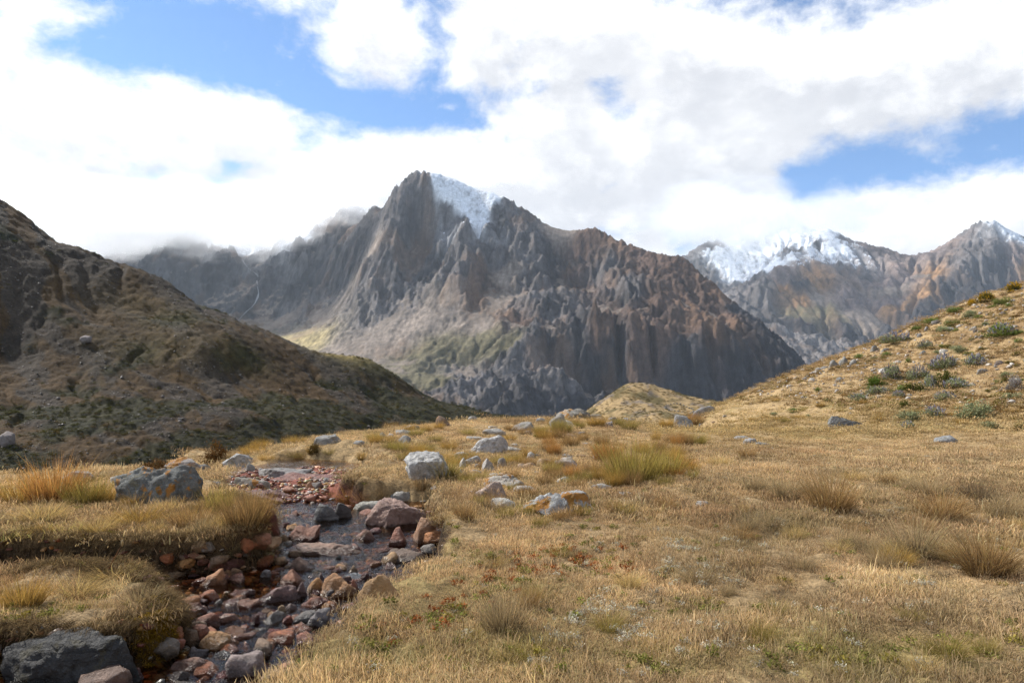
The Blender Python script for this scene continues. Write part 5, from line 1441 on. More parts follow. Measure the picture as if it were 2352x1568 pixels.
scatter_tussocks(14, (20, 600), (1170, 1240), (60, 100), (28, 44), [STRAW, GOLD, GREYB], ['spr', 'drp'], 'short golden straw tuft on the left bank ledge', 'short tufts on the left ledge')
scatter_tussocks(12, (560, 760), (1015, 1060), (50, 80), (28, 44), [GOLD, OLIVE], ['spr'], 'yellow green tussock at the plateau edge above the upper pool', 'tussocks above the upper pool')


# ------------------------------------------------------------------ shrubs
def leaf_cloud(n, seed, leaf, flat=0.62, clump=26, shell=0.5):
    """Small leaf faces in clumps through a dome 1 m wide and `flat` high."""
    rs_ = np.random.RandomState(seed)
    cc_ = rs_.normal(size=(clump, 3)); cc_ /= np.linalg.norm(cc_, axis=1)[:, None]
    cc_[:, 2] = np.abs(cc_[:, 2]); cc_ *= (shell + (1 - shell) * rs_.rand(clump) ** .5)[:, None] * np.array([.42, .42, flat * .85])
    cs_ = rs_.uniform(.05, .15, clump)
    i_ = rs_.randint(0, clump, n)
    p = cc_[i_] + rs_.normal(size=(n, 3)) * cs_[i_][:, None] * np.array([1, 1, .8])
    p[:, 2] = np.abs(p[:, 2])
    a_ = rs_.normal(size=(n, 3)); a_[:, 2] += .6; a_ /= np.linalg.norm(a_, axis=1)[:, None]
    b_ = np.cross(a_, rs_.normal(size=(n, 3))); b_ /= np.linalg.norm(b_, axis=1)[:, None]
    L = leaf * rs_.uniform(.6, 1.3, n)[:, None]
    q = np.stack([p, p + a_ * L * .5 + b_ * L * .28, p + a_ * L, p + a_ * L * .5 - b_ * L * .28], 1)
    t = np.clip(p[:, 2] / flat, 0, 1)
    return q.reshape(-1, 3), np.arange(4 * n), np.full(n, 4), np.repeat(t, 4), np.repeat(rs_.rand(n), 4), p


def spikes(n, seed, size, flat):
    """Flower spikes: little tapering columns standing out of the dome."""
    rs_ = np.random.RandomState(seed)
    d = rs_.normal(size=(n, 3)); d /= np.linalg.norm(d, axis=1)[:, None]; d[:, 2] = np.abs(d[:, 2]) * .8 + .2
    p = d * np.array([.46, .46, flat]) * rs_.uniform(.75, 1.0, n)[:, None]
    v, f = [], []
    for i in range(n):
        h_ = size * rs_.uniform(.7, 1.4); r_ = size * .22
        ax_ = np.array([d[i, 0] * .5, d[i, 1] * .5, 1.0]); ax_ /= np.linalg.norm(ax_)
        b0 = len(v)
        for ring_, rr_ in ((0, r_), (.55, r_ * .8)):
            for s_ in range(3):
                a_ = s_ * 2.094 + i
                v.append(p[i] + ax_ * h_ * ring_ + np.array([math.cos(a_), math.sin(a_), 0]) * rr_)
        v.append(p[i] + ax_ * h_)
        for s_ in range(3):
            f.append((b0 + s_, b0 + (s_ + 1) % 3, b0 + 3 + (s_ + 1) % 3, b0 + 3 + s_)); f.append((b0 + 3 + s_, b0 + 3 + (s_ + 1) % 3, b0 + 6))
    flat_ = [j for q in f for j in q]; lt = [len(q) for q in f]
    return np.array(v), flat_, lt, np.full(len(v), .9), np.repeat(rs_.rand(n), 7)


def stems(n, seed, h, r=0.012):
    rs_ = np.random.RandomState(seed)
    v, f = [], []
    for i in range(n):
        a_ = rs_.uniform(0, 6.28); tip = np.array([math.cos(a_) * .36 * rs_.rand(), math.sin(a_) * .36 * rs_.rand(), h * rs_.uniform(.5, .95)])
        b0 = len(v)
        for z_, rr_, c_ in ((0, r, np.zeros(3)), (.5, r * .7, tip * np.array([.35, .35, .5])), (1, r * .3, tip)):
            for s_ in range(4):
                v.append(c_ + np.array([math.cos(s_ * 1.57), math.sin(s_ * 1.57), 0]) * rr_)
        for q in range(2):
            for s_ in range(4):
                f += [b0 + q * 4 + s_, b0 + q * 4 + (s_ + 1) % 4, b0 + q * 4 + 4 + (s_ + 1) % 4, b0 + q * 4 + 4 + s_]
    return np.array(v), f, [4] * (len(f) // 4), np.full(len(v), .2), np.full(len(v), .5)


def part_mesh(name, data, mat):
    v, f, l, t, r = data[:5]
    return mesh_from(name, v, f, l, mat, False, {'along': t, 'rnd': r})


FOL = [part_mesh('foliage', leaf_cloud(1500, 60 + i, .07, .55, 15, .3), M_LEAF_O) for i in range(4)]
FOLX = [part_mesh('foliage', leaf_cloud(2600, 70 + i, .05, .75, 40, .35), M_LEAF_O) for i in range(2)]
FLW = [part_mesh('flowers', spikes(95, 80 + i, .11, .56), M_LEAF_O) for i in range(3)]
STM = [part_mesh('stem', stems(14, 90 + i, .5), M_LEAF_O) for i in range(2)]
SILV, SHRG, DKGR, YEL, VIO, OLV, RBR, GRYV = ((0.29, 0.305, 0.18), (0.20, 0.24, 0.075), (0.10, 0.105, 0.028), (0.48, 0.29, 0.02), (0.30, 0.285, 0.345), (0.14, 0.12, 0.03), (0.115, 0.058, 0.022), (0.27, 0.245, 0.25))


def place_shrub(px, pyb, wpx, hpx, leafc, flowc, label, group=None, seed=0, name='shrub', cat='shrub', dense=False):
    p = hit(px, pyb)
    Y = p[1]; w_, h_ = wpx / F_PX * Y, hpx / F_PX * Y
    e = bpy.data.objects.new(name, None); COL.objects.link(e)
    if group:
        REPEATS.append((e, 'shrub', px, pyb))
    e.location = (p[0], p[1] + w_ * .3, p[2] - .02); e.rotation_euler = (0, 0, (seed * 2.3) % 6.28); e.empty_display_size = .2
    tag(e, label, cat, group)
    src = FOLX if dense else FOL
    o = link('foliage', src[seed % len(src)], e); o.color = (*leafc, 1)
    sz_ = (w_ * 1.0, w_ * 1.0, h_ / (.75 if dense else .58))
    o.scale = sz_
    s_ = link('stem', STM[seed % 2], e); s_.color = (0.10, 0.07, 0.045, 1); s_.scale = sz_
    if flowc:
        fo = link('flowers', FLW[seed % 3], e); fo.color = (*flowc, 1); fo.scale = sz_; fo['kind'] = 'stuff'
    return e


SHR = [   # px, foot py, width, height, leaf, flower, label
    (C3(2185, 850), 95, 62, OLV, YEL, 'big yellow flowering bush at the top right of the skyline'),
    (C3(2160, 866), 50, 22, OLV, YEL, 'low yellow flowering bush under the big yellow one'),
    (C3(2010, 925), 105, 70, OLV, YEL, 'yellow green flowering bush standing on the skyline'),
    (C3(1900, 948), 52, 42, YEL, YEL, 'small bright yellow bush on the skyline'),
    (C3(1808, 990), 105, 50, SHRG, None, 'dark green bush on the skyline left of the small yellow one'),
    (C3(2115, 935), 105, 52, SHRG, None, 'fresh green bush just below the skyline on the right'),
    (C3(2140, 958), 50, 30, SHRG, None, 'small green bush below the fresh green one'),
    (C3(1655, 1062), 110, 36, SHRG, None, 'flat green bush on the skyline above the dark flat topped rock'),
    (C3(1545, 1108), 72, 40, SHRG, None, 'low green bush on the skyline left of the upright grey stone'),
    (C3(1778, 1075), 95, 50, SHRG, None, 'green bush in the upper slope below the skyline'),
    (C3(1905, 1025), 95, 52, SILV, None, 'grey green bush with brown base on the upper slope'),
    (C3(1725, 1122), 105, 42, SILV, None, 'thin silvery bush beside the pale stone with a dark side'),
    (C3(1430, 1190), 175, 78, SILV, VIO, 'wide violet flowering bush on the skyline'),
    (C3(1605, 1228), 92, 58, SILV, GRYV, 'round greyish bush below the wide violet skyline bush'),
    (C3(1815, 1258), 100, 56, SILV, None, 'silver green bush in the middle of the upper slope'),
    (C3(2125, 1148), 170, 88, SHRG, VIO, 'large green bush near the right edge high up'),
    (C3(2205, 1140), 70, 50, SHRG, None, 'green bush cut by the right edge'),
    (C3(1735, 1362), 165, 100, SILV, VIO, 'tall violet flowering bush in the middle of the slope'),
    (C3(1940, 1345), 125, 82, SILV, VIO, 'violet flowering bush right of the tall violet one'),
    (C3(1385, 1440), 125, 105, SILV, GRYV, 'tall grey violet bush at the left of the bush cluster'),
    (C3(1568, 1432), 125, 92, SILV, GRYV, 'pale grey violet bush in the middle of the cluster'),
    (C3(1288, 1478), 125, 92, (0.11, 0.16, 0.035), None, 'fresh green bush at the left end of the cluster'),
    (C3(1740, 1488), 140, 122, DKGR, None, 'tall dark olive bush in the cluster'),
    (C3(1640, 1502), 95, 92, SILV, VIO, 'silvery violet bush left of the tall dark olive one'),
    (C3(1535, 1512), 125, 86, DKGR, None, 'spreading dark olive bush in the cluster front'),
    (C3(1440, 1520), 105, 70, SHRG, None, 'mid green bush before the tall grey violet one'),
    (C3(1300, 1530), 140, 56, SILV, GRYV, 'low silvery bush under the fresh green one'),
    (C3(1815, 1490), 160, 66, SILV, VIO, 'wide silvery bush right of the tall dark olive one'),
    (C3(1425, 1548), 75, 48, SILV, VIO, 'small violet tipped bush at the cluster bottom'),
    (C3(1745, 1572), 140, 66, SILV, GRYV, 'separate pale silvery bush below the cluster'),
    (C3(1168, 1572), 120, 50, SILV, GRYV, 'greyish bush low on the slope left of the cluster'),
    (C3(2200, 1500), 100, 90, GRYV, None, 'dry grey bush at the right edge'),
    (C3(2195, 1560), 140, 62, SILV, None, 'silvery bush below the dry grey one'),
    (C3(2200, 1275), 80, 36, OLV, None, 'low olive bush near the right edge'),
    (C3(2140, 1420), 90, 44, SILV, None, 'faint grey green bush on the right slope'),
    ((2081, 936), 50, 36, DKGR, None, 'small dark green bush topping a group of three'),
    ((2100, 966), 110, 64, SILV, None, 'silver green bush in the middle of the group of three'),
    ((2157, 958), 92, 54, SILV, VIO, 'silver bush with violet tips right of the group of three'),
    ((2092, 984), 62, 36, SILV, VIO, 'small silver bush lowest in the group of three'),
    ((2262, 962), 150, 80, SILV, None, 'large sprawling silver green bush on the right lower slope'),
    ((2282, 982), 80, 44, SILV, None, 'silver bush below the large sprawling one'),
    ((2344, 986), 50, 36, OLV, None, 'dark bush at the right edge of the lower slope'),
    ((1232, 1004), 34, 16, (0.10, 0.15, 0.03), None, 'tiny bright green plant beside the crest boulder'),
]
for i, ((px, py), w_, h_, lc, fc, lb) in enumerate(SHR):
    sc3 = .3516 if i < 35 else .5
    w_, h_ = w_ * sc3, h_ * sc3
    place_shrub(px, py, w_ * 1.05, h_ * 1.05, lc, fc, lb, None, i)
place_shrub(487, 1072, 64, 66, RBR, None, 'tall reddish brown bush between lichened rocks at the plateau edge', None, 3, 'shrub', 'shrub', True)
place_shrub(342, 1086, 66, 36, RBR, None, 'low rounded rust brown bush behind the large lichened boulder', None, 4, 'shrub', 'shrub', True)
place_shrub(720, 1046, 36, 38, (0.10, 0.065, 0.022), None, 'small dark brown bush on the plateau edge above the upper pool', None, 6, 'shrub', 'shrub', True)
n = 0
while n < 40:
    px, py = rs.uniform(1700, 2352), rs.uniform(700, 960)
    sky_y = np.interp(px, [e[0] for e in SKYL], [e[1] for e in SKYL])
    if py < sky_y + 14 or py > sky_y + 230:
        continue
    place_shrub(px, py, rs.uniform(14, 26), rs.uniform(7, 13), [SILV, SHRG, OLV][rs.randint(3)], None, 'tiny grey green shrub dotted over the sunny hillside', 'tiny shrubs dotted over the hillside', n)
    n += 1

# a dry flower stalk on the front mound
st = bpy.data.objects.new('dry_stalk', None); COL.objects.link(st)
p = hit(246, 1316); st.location = p
tag(st, 'single dry flower stalk with a pale head leaning over the dark bank', 'dry stalk')
v, f, l, t_, r_ = blades(np.zeros(3), np.zeros(3), np.zeros(3), np.full(3, .27), np.full(3, .012), np.full(3, 0.3), np.full(3, .35), np.full(3, .15), np.array([0, 1.0, 2.0]), 4)
o = link('stem', mesh_from('stem', v, f, l, M_BLADE_O, False, {'along': t_, 'rnd': r_}), st); o.color = (0.22, 0.11, 0.07, 1)
v, f_i = ico(2); hd = mesh_from('flower_head', v * np.array([.012, .012, .03]) + np.array([.105, .03, .25]), f_i.ravel(), np.full(len(f_i), 3), RM['pale'])
o = link('flower_head', hd, st); o.color = (0.55, 0.42, 0.22, 1)

# ------------------------------------------------------------------ ground cover: one object per kind, instanced by geometry nodes
def scatter(name, sources, pos, rot, scale, tint, idx, kind='stuff'):
    me = bpy.data.meshes.new(name)
    n = len(pos)
    me.vertices.add(n); me.vertices.foreach_set('co', np.asarray(pos, np.float32).ravel())
    me.attributes.new('rot', 'FLOAT_VECTOR', 'POINT').data.foreach_set('vector', np.asarray(rot, np.float32).ravel())
    me.attributes.new('scl', 'FLOAT_VECTOR', 'POINT').data.foreach_set('vector', np.asarray(scale, np.float32).ravel())
    c4 = np.ones((n, 4), np.float32); c4[:, :3] = np.clip(tint, 0, 1)
    me.attributes.new('tint', 'FLOAT_COLOR', 'POINT').data.foreach_set('color', c4.ravel())
    me.attributes.new('pick', 'INT', 'POINT').data.foreach_set('value', np.asarray(idx, np.int32))
    o = link(name, me)
    g = bpy.data.node_groups.new(name, 'GeometryNodeTree')
    g.interface.new_socket('Geometry', in_out='INPUT', socket_type='NodeSocketGeometry')
    g.interface.new_socket('Geometry', in_out='OUTPUT', socket_type='NodeSocketGeometry')
    N = g.nodes; L = g.links
    gi, go = N.new('NodeGroupInput'), N.new('NodeGroupOutput')
    jn = N.new('GeometryNodeJoinGeometry')
    for s in reversed(sources):
        oi = N.new('GeometryNodeObjectInfo'); oi.inputs['Object'].default_value = s; oi.inputs['As Instance'].default_value = True
        L.new(oi.outputs['Geometry'], jn.inputs[0])
    ip = N.new('GeometryNodeInstanceOnPoints')
    ip.inputs['Pick Instance'].default_value = True

    def na(nm, ty):
        a = N.new('GeometryNodeInputNamedAttribute'); a.data_type = ty; a.inputs[0].default_value = nm
        return a.outputs[0]
    L.new(gi.outputs[0], ip.inputs['Points']); L.new(jn.outputs[0], ip.inputs['Instance'])
    L.new(na('pick', 'INT'), ip.inputs['Instance Index'])
    e2r = N.new('FunctionNodeEulerToRotation'); L.new(na('rot', 'FLOAT_VECTOR'), e2r.inputs[0])
    L.new(e2r.outputs[0], ip.inputs['Rotation']); L.new(na('scl', 'FLOAT_VECTOR'), ip.inputs['Scale'])
    L.new(ip.outputs[0], go.inputs[0])
    md = o.modifiers.new('cover', 'NODES'); md.node_group = g
    o['kind'] = kind
    return o


def source(name, me):
    return bpy.data.objects.new(name, me)          # not linked to the scene: only its instances exist


def patch_mesh(name, n, half, h, seed, width, lean=.55):
    rs_ = np.random.RandomState(seed)
    bx, by = rs_.uniform(-half, half, n), rs_.uniform(-half, half, n)
    v, f, l, t, rn = blades(bx, by, np.full(n, -.012), h * rs_.uniform(.45, 1.2, n), width * rs_.uniform(.6, 1.4, n), rs_.uniform(0, 6.28, n), np.abs(rs_.normal(lean * .6, .3, n)), np.abs(rs_.normal(.5, .35, n)), rs_.uniform(0, 3.14, n), 2, rs_.rand(n))
    return mesh_from(name, v, f, l, M_BLADE_I, False, {'along': t, 'rnd': rn})


rs = np.random.RandomState(99)
# --- turf
S_NEAR = [source('turf', patch_mesh('turf', 60, .15, .046, 400 + i, .0045, .75)) for i in range(5)]
S_MID = [source('turf', patch_mesh('turf', 90, .30, .066, 420 + i, .010, .7)) for i in range(4)]
S_FAR = [source('turf', patch_mesh('turf', 110, .6, .085, 440 + i, .024, .7)) for i in range(3)]


def ground_points(n, r0, r1, pw, amax=43.0):
    """Points spread over the ground between two distances; density falls as distance to the power pw."""
    u = rs.rand(n); e = 2 - pw
    r = (r0 ** e + u * (r1 ** e - r0 ** e)) ** (1 / e) if abs(e) > 1e-6 else r0 * (r1 / r0) ** u
    a = np.radians(rs.uniform(-amax, amax, n))
    x, y = r * np.sin(a), r * np.cos(a)
    z, s, bw = ground_height(x, y, True)
    return x, y, z, s, bw


def blob_mask(x, y, blobs):
    m_ = np.zeros(np.shape(x))
    for (px, py, rx, ry) in blobs:
        q = hit(px, py)
        m_ = np.maximum(m_, np.exp(-(((x - q[0]) / (rx / F_PX * q[1])) ** 2 + ((y - q[1]) / (ry * q[1] ** 2 / (F_PX * 1.6))) ** 2)))
    return m_


LICHEN = [(1640, 1330, 60, 30), (2235, 1312, 50, 20), (2005, 1172, 55, 22), (1865, 1405, 40, 16), (1790, 1205, 30, 14), (1440, 1440, 130, 50), (1330, 1480, 70, 30), (1520, 1300, 50, 16), (1560, 1255, 40, 12), (2080, 1340, 50, 16), (1305, 1420, 60, 24), (1700, 1480, 70, 20), (1430, 1075, 40, 14), (1390, 1090, 40, 10), (1880, 1180, 40, 14), (1320, 1105, 40, 12), (1690, 1240, 40, 12)]
ORANGE = [(1240, 1300, 130, 40), (1140, 1330, 90, 40), (1080, 1390, 100, 36), (960, 1430, 110, 30), (1330, 1270, 100, 26), (1020, 1245, 30, 18), (900, 1470, 80, 24), (1420, 1310, 80, 20)]
GREENP = [(900, 1520, 150, 40), (700, 1545, 90, 30), (1240, 1500, 140, 40), (1950, 1500, 240, 40), (1600, 1400, 120, 24), (2250, 1480, 130, 34), (1500, 1520, 150, 34), (60, 1240, 140, 24), (100, 1400, 90, 24), (1180, 1345, 70, 30)]
HOLE = [(2010, 1178, 45, 14), (1640, 1332, 34, 12), (2240, 1315, 40, 12)]


def cover_tint(x, y, z):
    n1 = fbm2(x / 1.3, y / 1.3, 3, .55, 500); n2 = fbm2(x / 6, y / 6, 3, .5, 505); n3 = rs.normal(0, 1, len(x))
    c = np.array([0.66, 0.485, 0.295]) * np.ones((len(x), 1))
    gm = sstep(n1 + .6 * n2 + .25 * n3, .25, .9)[:, None] * .7
    c = c * (1 - gm) + np.array([0.45, 0.35, 0.18]) * gm
    bm_ = sstep(-n1 * .9 + n2 + .4 * n3, .2, .9)[:, None] * .75
    c = c * (1 - bm_) + np.array([0.40, 0.26, 0.155]) * bm_
    pm = sstep(n3 + n1, 1.0, 2.0)[:, None] * .6
    c = c * (1 - pm) + np.array([0.74, 0.62, 0.43]) * pm
    nearr = (np.hypot(x, y) < 13)
    g = blob_mask(x, y, GREENP) * nearr; g = (g * sstep(n3 + n1, -.9, .8))[:, None] * .75
    c = c * (1 - g) + np.array([0.30, 0.27, 0.075]) * g
    o_ = blob_mask(x, y, ORANGE) * nearr; o_ = (o_ * sstep(n3, .2, .9))[:, None] * .55
    c = c * (1 - o_) + np.array([0.44, 0.20, 0.09]) * o_
    hl = (sstep(z, .6, 2.0) * (x > 8))[:, None] * .65
    c = c * (1 - hl) + np.array([0.52, 0.36, 0.19]) * hl
    yl = (sstep(y, 19, 24) * sstep(z, 1.0, .2) * (x > 5))[:, None] * .45
    c = c * (1 - yl) + np.array([0.52, 0.40, 0.17]) * yl
    return c * (rs.uniform(.72, 1.2, len(x)) * (1 + .3 * fbm2(x / .6, y / .6, 2, .5, 509) + .28 * fbm2(x / 2.2, y / 2.2, 2, .5, 511)))[:, None]


def keep_mask(x, y, s, bw, z, gap=0.0):
    k_ = (s > bw * np.where((bw < .22) & (x < -1.5), 1.05, .72))
    for (cx_, cy_, a_, b_) in ROCK_SPOTS:
        k_ &= ((x - cx_) / (a_ * .95)) ** 2 + ((y - cy_) / (b_ * .95)) ** 2 > 1
    if gap:
        k_ &= fbm2(x / .45, y / .45, 3, .6, 520) > -gap
    return k_


def lay_turf(src, n, r0, r1, pw, gap, size=(.8, 1.25)):
    x, y, z, s, bw = ground_points(n, r0, r1, pw)
    k_ = keep_mask(x, y, s, bw, z, gap) & (z > -3.0)
    x, y, z, s, bw = x[k_], y[k_], z[k_], s[k_], bw[k_]
    t = cover_tint(x, y, z)
    e_ = np.clip(s / (bw * 2.0), 0, 1)[:, None] * .45 + .55
    m = len(x)
    sc = rs.uniform(*size, m) * (1 + .9 * fbm2(x / .7, y / .7, 3, .6, 530)) ; sc = np.clip(sc, .45, 2)
    hol = np.clip(1 - 1.2 * blob_mask(x, y, HOLE) * (np.hypot(x, y) < 13), .1, 1)
    return dict(pos=np.stack([x, y, z], -1), rot=np.stack([rs.normal(0, .12, m), rs.normal(0, .12, m), rs.uniform(0, 6.28, m)], -1), scale=np.stack([sc ** .5, sc ** .5, sc * hol], -1), tint=t, idx=rs.randint(0, len(src), m))


scatter('grass', S_NEAR, **lay_turf(S_NEAR, 26000, 2.9, 13.0, 0.9, .42))
scatter('grass', S_MID, **lay_turf(S_MID, 15000, 8.0, 34.0, 1.1, .6))
scatter('grass', S_FAR, **lay_turf(S_FAR, 9000, 26.0, 74.0, 1.0, .8))

# --- straggling taller stems through the turf
S_STR = [source('grass', tussock_mesh('grass', 14, .12, .135, 460 + i, .5, .0042, .8, M_BLADE_I)) for i in range(4)]
d = lay_turf(S_STR, 6000, 2.9, 30.0, 1.15, .2)
scatter('grass', S_STR, **d)

# --- shaggy dead grass and roots hanging from the cut banks
x = rs.uniform(-7, 1.2, 60000); y = rs.uniform(3.2, 13, 60000)
z, s, bw = ground_height(x, y, True)
k_ = (s > bw * .25) & (s < bw * 1.25 + .05) & (bw < .3) & (x < -1.6)
x, y, z, s, bw = x[k_], y[k_], z[k_], s[k_], bw[k_]
m = min(len(x), 3000); x, y, z = x[:m], y[:m], z[:m]
e = .03
gx_ = (ground_height(x + e, y) - ground_height(x - e, y)); gy_ = (ground_height(x, y + e) - ground_height(x, y - e))
yaw = np.arctan2(-gy_, -gx_)
S_HANG = []
for i in range(3):
    rs_ = np.random.RandomState(480 + i); n = 22
    v, f, l, t, rn = blades(rs_.uniform(-.03, .03, n), rs_.uniform(-.07, .07, n), np.zeros(n), rs_.uniform(.08, .2, n), .005 * rs_.uniform(.6, 1.4, n), rs_.normal(0, .5, n), rs_.uniform(.5, 1.2, n), rs_.uniform(.8, 2.0, n), rs_.uniform(0, 3.14, n), 3, rs_.rand(n))
    S_HANG.append(source('dead_grass', mesh_from('dead_grass', v, f, l, M_BLADE_I, False, {'along': t, 'rnd': rn})))
hgt = (z - WATER) / .36
c0 = np.array([0.095, 0.062, 0.036]); c1 = np.array([0.30, 0.215, 0.115])
tt_ = np.clip(hgt - .25 + rs.normal(0, .18, m), 0, 1)[:, None]
scatter('dead_grass', S_HANG, np.stack([x, y, z + .01], -1), np.stack([np.zeros(m), np.zeros(m), yaw], -1), np.repeat(rs.uniform(.6, 1.15, m)[:, None], 3, 1), c0 * (1 - tt_) + c1 * tt_, rs.randint(0, 3, m))

# --- cushions of low plants, white lichen, orange leaves
def lump_mesh(name, n, r, seed, leaf, mat, flat=.5):
    q = leaf_cloud(n, seed, leaf, flat, 14, .2)
    return mesh_from(name, q[0] * np.array([r, r, r]) * 2, q[1], q[2], mat, False, {'along': q[3], 'rnd': q[4]})


S_CUSH = [source('ground_plant', lump_mesh('ground_plant', 60, .06, 540 + i, .20, M_LEAF_I, .35)) for i in range(4)]
x, y, z, s, bw = ground_points(9000, 2.9, 12.0, .9)
gm, om = blob_mask(x, y, GREENP), blob_mask(x, y, ORANGE)
r_ = rs.rand(len(x))
sel = keep_mask(x, y, s, bw, z) & ((r_ < gm * .5) | (r_ < om * .95) | (r_ < .05))
x, y, z, gm, om = x[sel], y[sel], z[sel], gm[sel], om[sel]; m = len(x)
pick = rs.rand(m)
c = np.where((pick < om * .62)[:, None], np.array([0.38, 0.135, 0.05]), np.array([0.25, 0.245, 0.07]))
c = np.where(((pick > .86))[:, None], np.array([0.30, 0.24, 0.06]), c)
scatter('ground_plants', S_CUSH, np.stack([x, y, z + .008], -1), np.stack([np.zeros(m), np.zeros(m), rs.uniform(0, 6.28, m)], -1), np.repeat(rs.uniform(.45, 1.1, m)[:, None], 3, 1) * np.array([1, 1, .8]), c * rs.uniform(.7, 1.2, m)[:, None], rs.randint(0, 4, m))

S_LICH = [source('lichen', lump_mesh('lichen', 46, .045, 560 + i, .16, M_LEAF_I, .45)) for i in range(3)]
x, y, z, s, bw = ground_points(36000, 2.9, 20.0, 1.0)
lm = blob_mask(x, y, LICHEN); r_ = rs.rand(len(x)); nz_ = fbm2(x / .3, y / .3, 3, .6, 570)
sel = keep_mask(x, y, s, bw, z) & ((r_ < lm * 1.2 * sstep(nz_, -.2, .2)) | ((r_ < .02) & (x > -1)))
x, y, z = x[sel], y[sel], z[sel]; m = len(x)
scatter('lichen', S_LICH, np.stack([x, y, z + .018], -1), np.stack([np.zeros(m), np.zeros(m), rs.uniform(0, 6.28, m)], -1), np.repeat(rs.uniform(.45, 1.15, m)[:, None], 3, 1), np.array([0.62, 0.58, 0.52]) * rs.uniform(.7, 1.15, m)[:, None], rs.randint(0, 3, m))

# --- yellow moss on the front bank
S_MOSS = [source('moss', lump_mesh('moss', 90, .05, 580 + i, .13, M_LEAF_I, .4)) for i in range(3)]
pm = []
for _ in range(900):
    px, py = rs.normal(372, 26), rs.normal(1445, 34)
    q = hit(px, py, True)
    zz, s_, b_ = ground_height(np.array([q[0]]), np.array([q[1]]), True)
    if s_[0] > -.02 and s_[0] < .6:
        pm.append(q)
pm = np.array(pm) if pm else np.zeros((1, 3)); m = len(pm)
scatter('moss', S_MOSS, pm, np.stack([rs.normal(0, .4, m), rs.normal(0, .4, m), rs.uniform(0, 6.28, m)], -1), np.repeat(rs.uniform(.35, .9, m)[:, None], 3, 1), np.array([0.30, 0.19, 0.025]) * rs.uniform(.55, 1.15, m)[:, None], rs.randint(0, 3, m))

# --- pebbles of the stream bed
m_, k = new_mat('pebbles')
pc = attr(k, 'tint', 'INSTANCER').outputs['Color']
nn_ = k.noise(k.n('ShaderNodeNewGeometry').outputs['Position'], 60.0, 4.0, .6)
pcc = k.v('SCALE', pc, scale=k.m('MULTIPLY_ADD', nn_, 1.2, .4))
p_ = k.n('ShaderNodeBsdfPrincipled', {'Base Color': pcc, 'Roughness': 0.45, 'Specular IOR Level': 0.4})
k.n('ShaderNodeOutputMaterial', {'Surface': p_.outputs[0]})
S_PEB = []
for i in range(5):
    v, f = rock_verts(1, .85, .5, 600 + i, ('round', 'angular', 'slab')[i % 3], 2)
    S_PEB.append(source('pebble', mesh_from('pebble', v, f.ravel(), np.full(len(f), 3), m_, True)))
x = rs.uniform(-6, 1.0, 60000); y = rs.uniform(2.8, 14.5, 60000)
z, s, bw = ground_height(x, y, True)
k_ = (s < .10) & (rs.rand(len(x)) < np.clip(7.5 / y, .2, 1))
x, y, z, s = x[k_][:9000], y[k_][:9000], z[k_][:9000], s[k_][:9000]; m = len(x)
pal_ = np.array([RED, DRED, (0.40, 0.17, 0.05), (0.42, 0.25, 0.08), (.36, .2, .08), TAN, (.36, .15, .07), GRY, BRN, (0.35, .10, .04), (0.30, .25, .10), DRED, BRN])
sz = np.abs(rs.normal(.035, .03, m)) + .015
scatter('pebbles', S_PEB, np.stack([x, y, z + sz * .12], -1), np.stack([rs.normal(0, .25, m), rs.normal(0, .25, m), rs.uniform(0, 6.28, m)], -1), sz[:, None] * np.stack([rs.uniform(.8, 1.3, m), rs.uniform(.8, 1.2, m), rs.uniform(.7, 1.2, m)], -1), pal_[rs.randint(0, len(pal_), m)] * rs.uniform(.7, 1.2, m)[:, None], rs.randint(0, 5, m))

# --- scrub and loose stones on the dark hillside and the knoll
S_SCR = [source('scrub', lump_mesh('scrub', 70, .5, 620 + i, .17, M_LEAF_I, .5)) for i in range(4)]
S_SCREE = [source('scree', mesh_from('scree', *(lambda v, f: (v, f.ravel(), np.full(len(f), 3)))(*rock_verts(1, .85, .6, 640 + i, 'angular', 2)), m_, True)) for i in range(4)]
N_ = 26000
ty = rs.uniform(-.98, .14, N_); yy = 118 * (262 / 118) ** rs.rand(N_)
xx = ty * yy; zz, cr, uu, vv = left_height(xx, yy)
gr = sstep(fbm2(xx / 22, yy / 22, 4, .55, 233) + .9 * sstep(zz, 6, -9) + .55 * sstep(xx, -75, -15) - .35, .02, .5)
for (a, b, d, r_) in ((330, 790, 204, 9), (400, 730, 226, 11), (560, 815, 214, 8), (840, 850, 246, 14)):
    q = P(a, b, d); gr = np.maximum(gr, np.exp(-(((xx - q[0]) / r_) ** 2 + ((yy - q[1]) / (r_ * .8)) ** 2)))
sel = rs.rand(N_) < gr * .45 + .05
x, y, z, g_ = xx[sel], yy[sel], zz[sel], gr[sel]; m = len(x)
mixg = (rs.rand(m) < .25 + .6 * g_)[:, None]
c = np.where(mixg, np.array([0.085, 0.082, 0.030]), np.array([0.13, 0.088, 0.036]))
sz = rs.uniform(.5, 1.25, m)
scatter('scrub', S_SCR, np.stack([x, y, z + .05], -1), np.stack([np.zeros(m), np.zeros(m), rs.uniform(0, 6.28, m)], -1), sz[:, None] * np.array([1.3, 1.3, .9]), c * rs.uniform(.6, 1.25, m)[:, None], rs.randint(0, 4, m))
sc_ = sstep(fbm2(uu / 9, vv / 70, 4, .55, 230) + .35 * fbm2(xx / 40, yy / 40, 2, .5, 231), -.02, .28)
sel = rs.rand(N_) < (sc_ * .6 + .06) * (1 - gr * .7)
x, y, z = xx[sel], yy[sel], zz[sel]; m = len(x)
sz = np.clip(rs.lognormal(-1.25, .5, m), .12, 1.3)
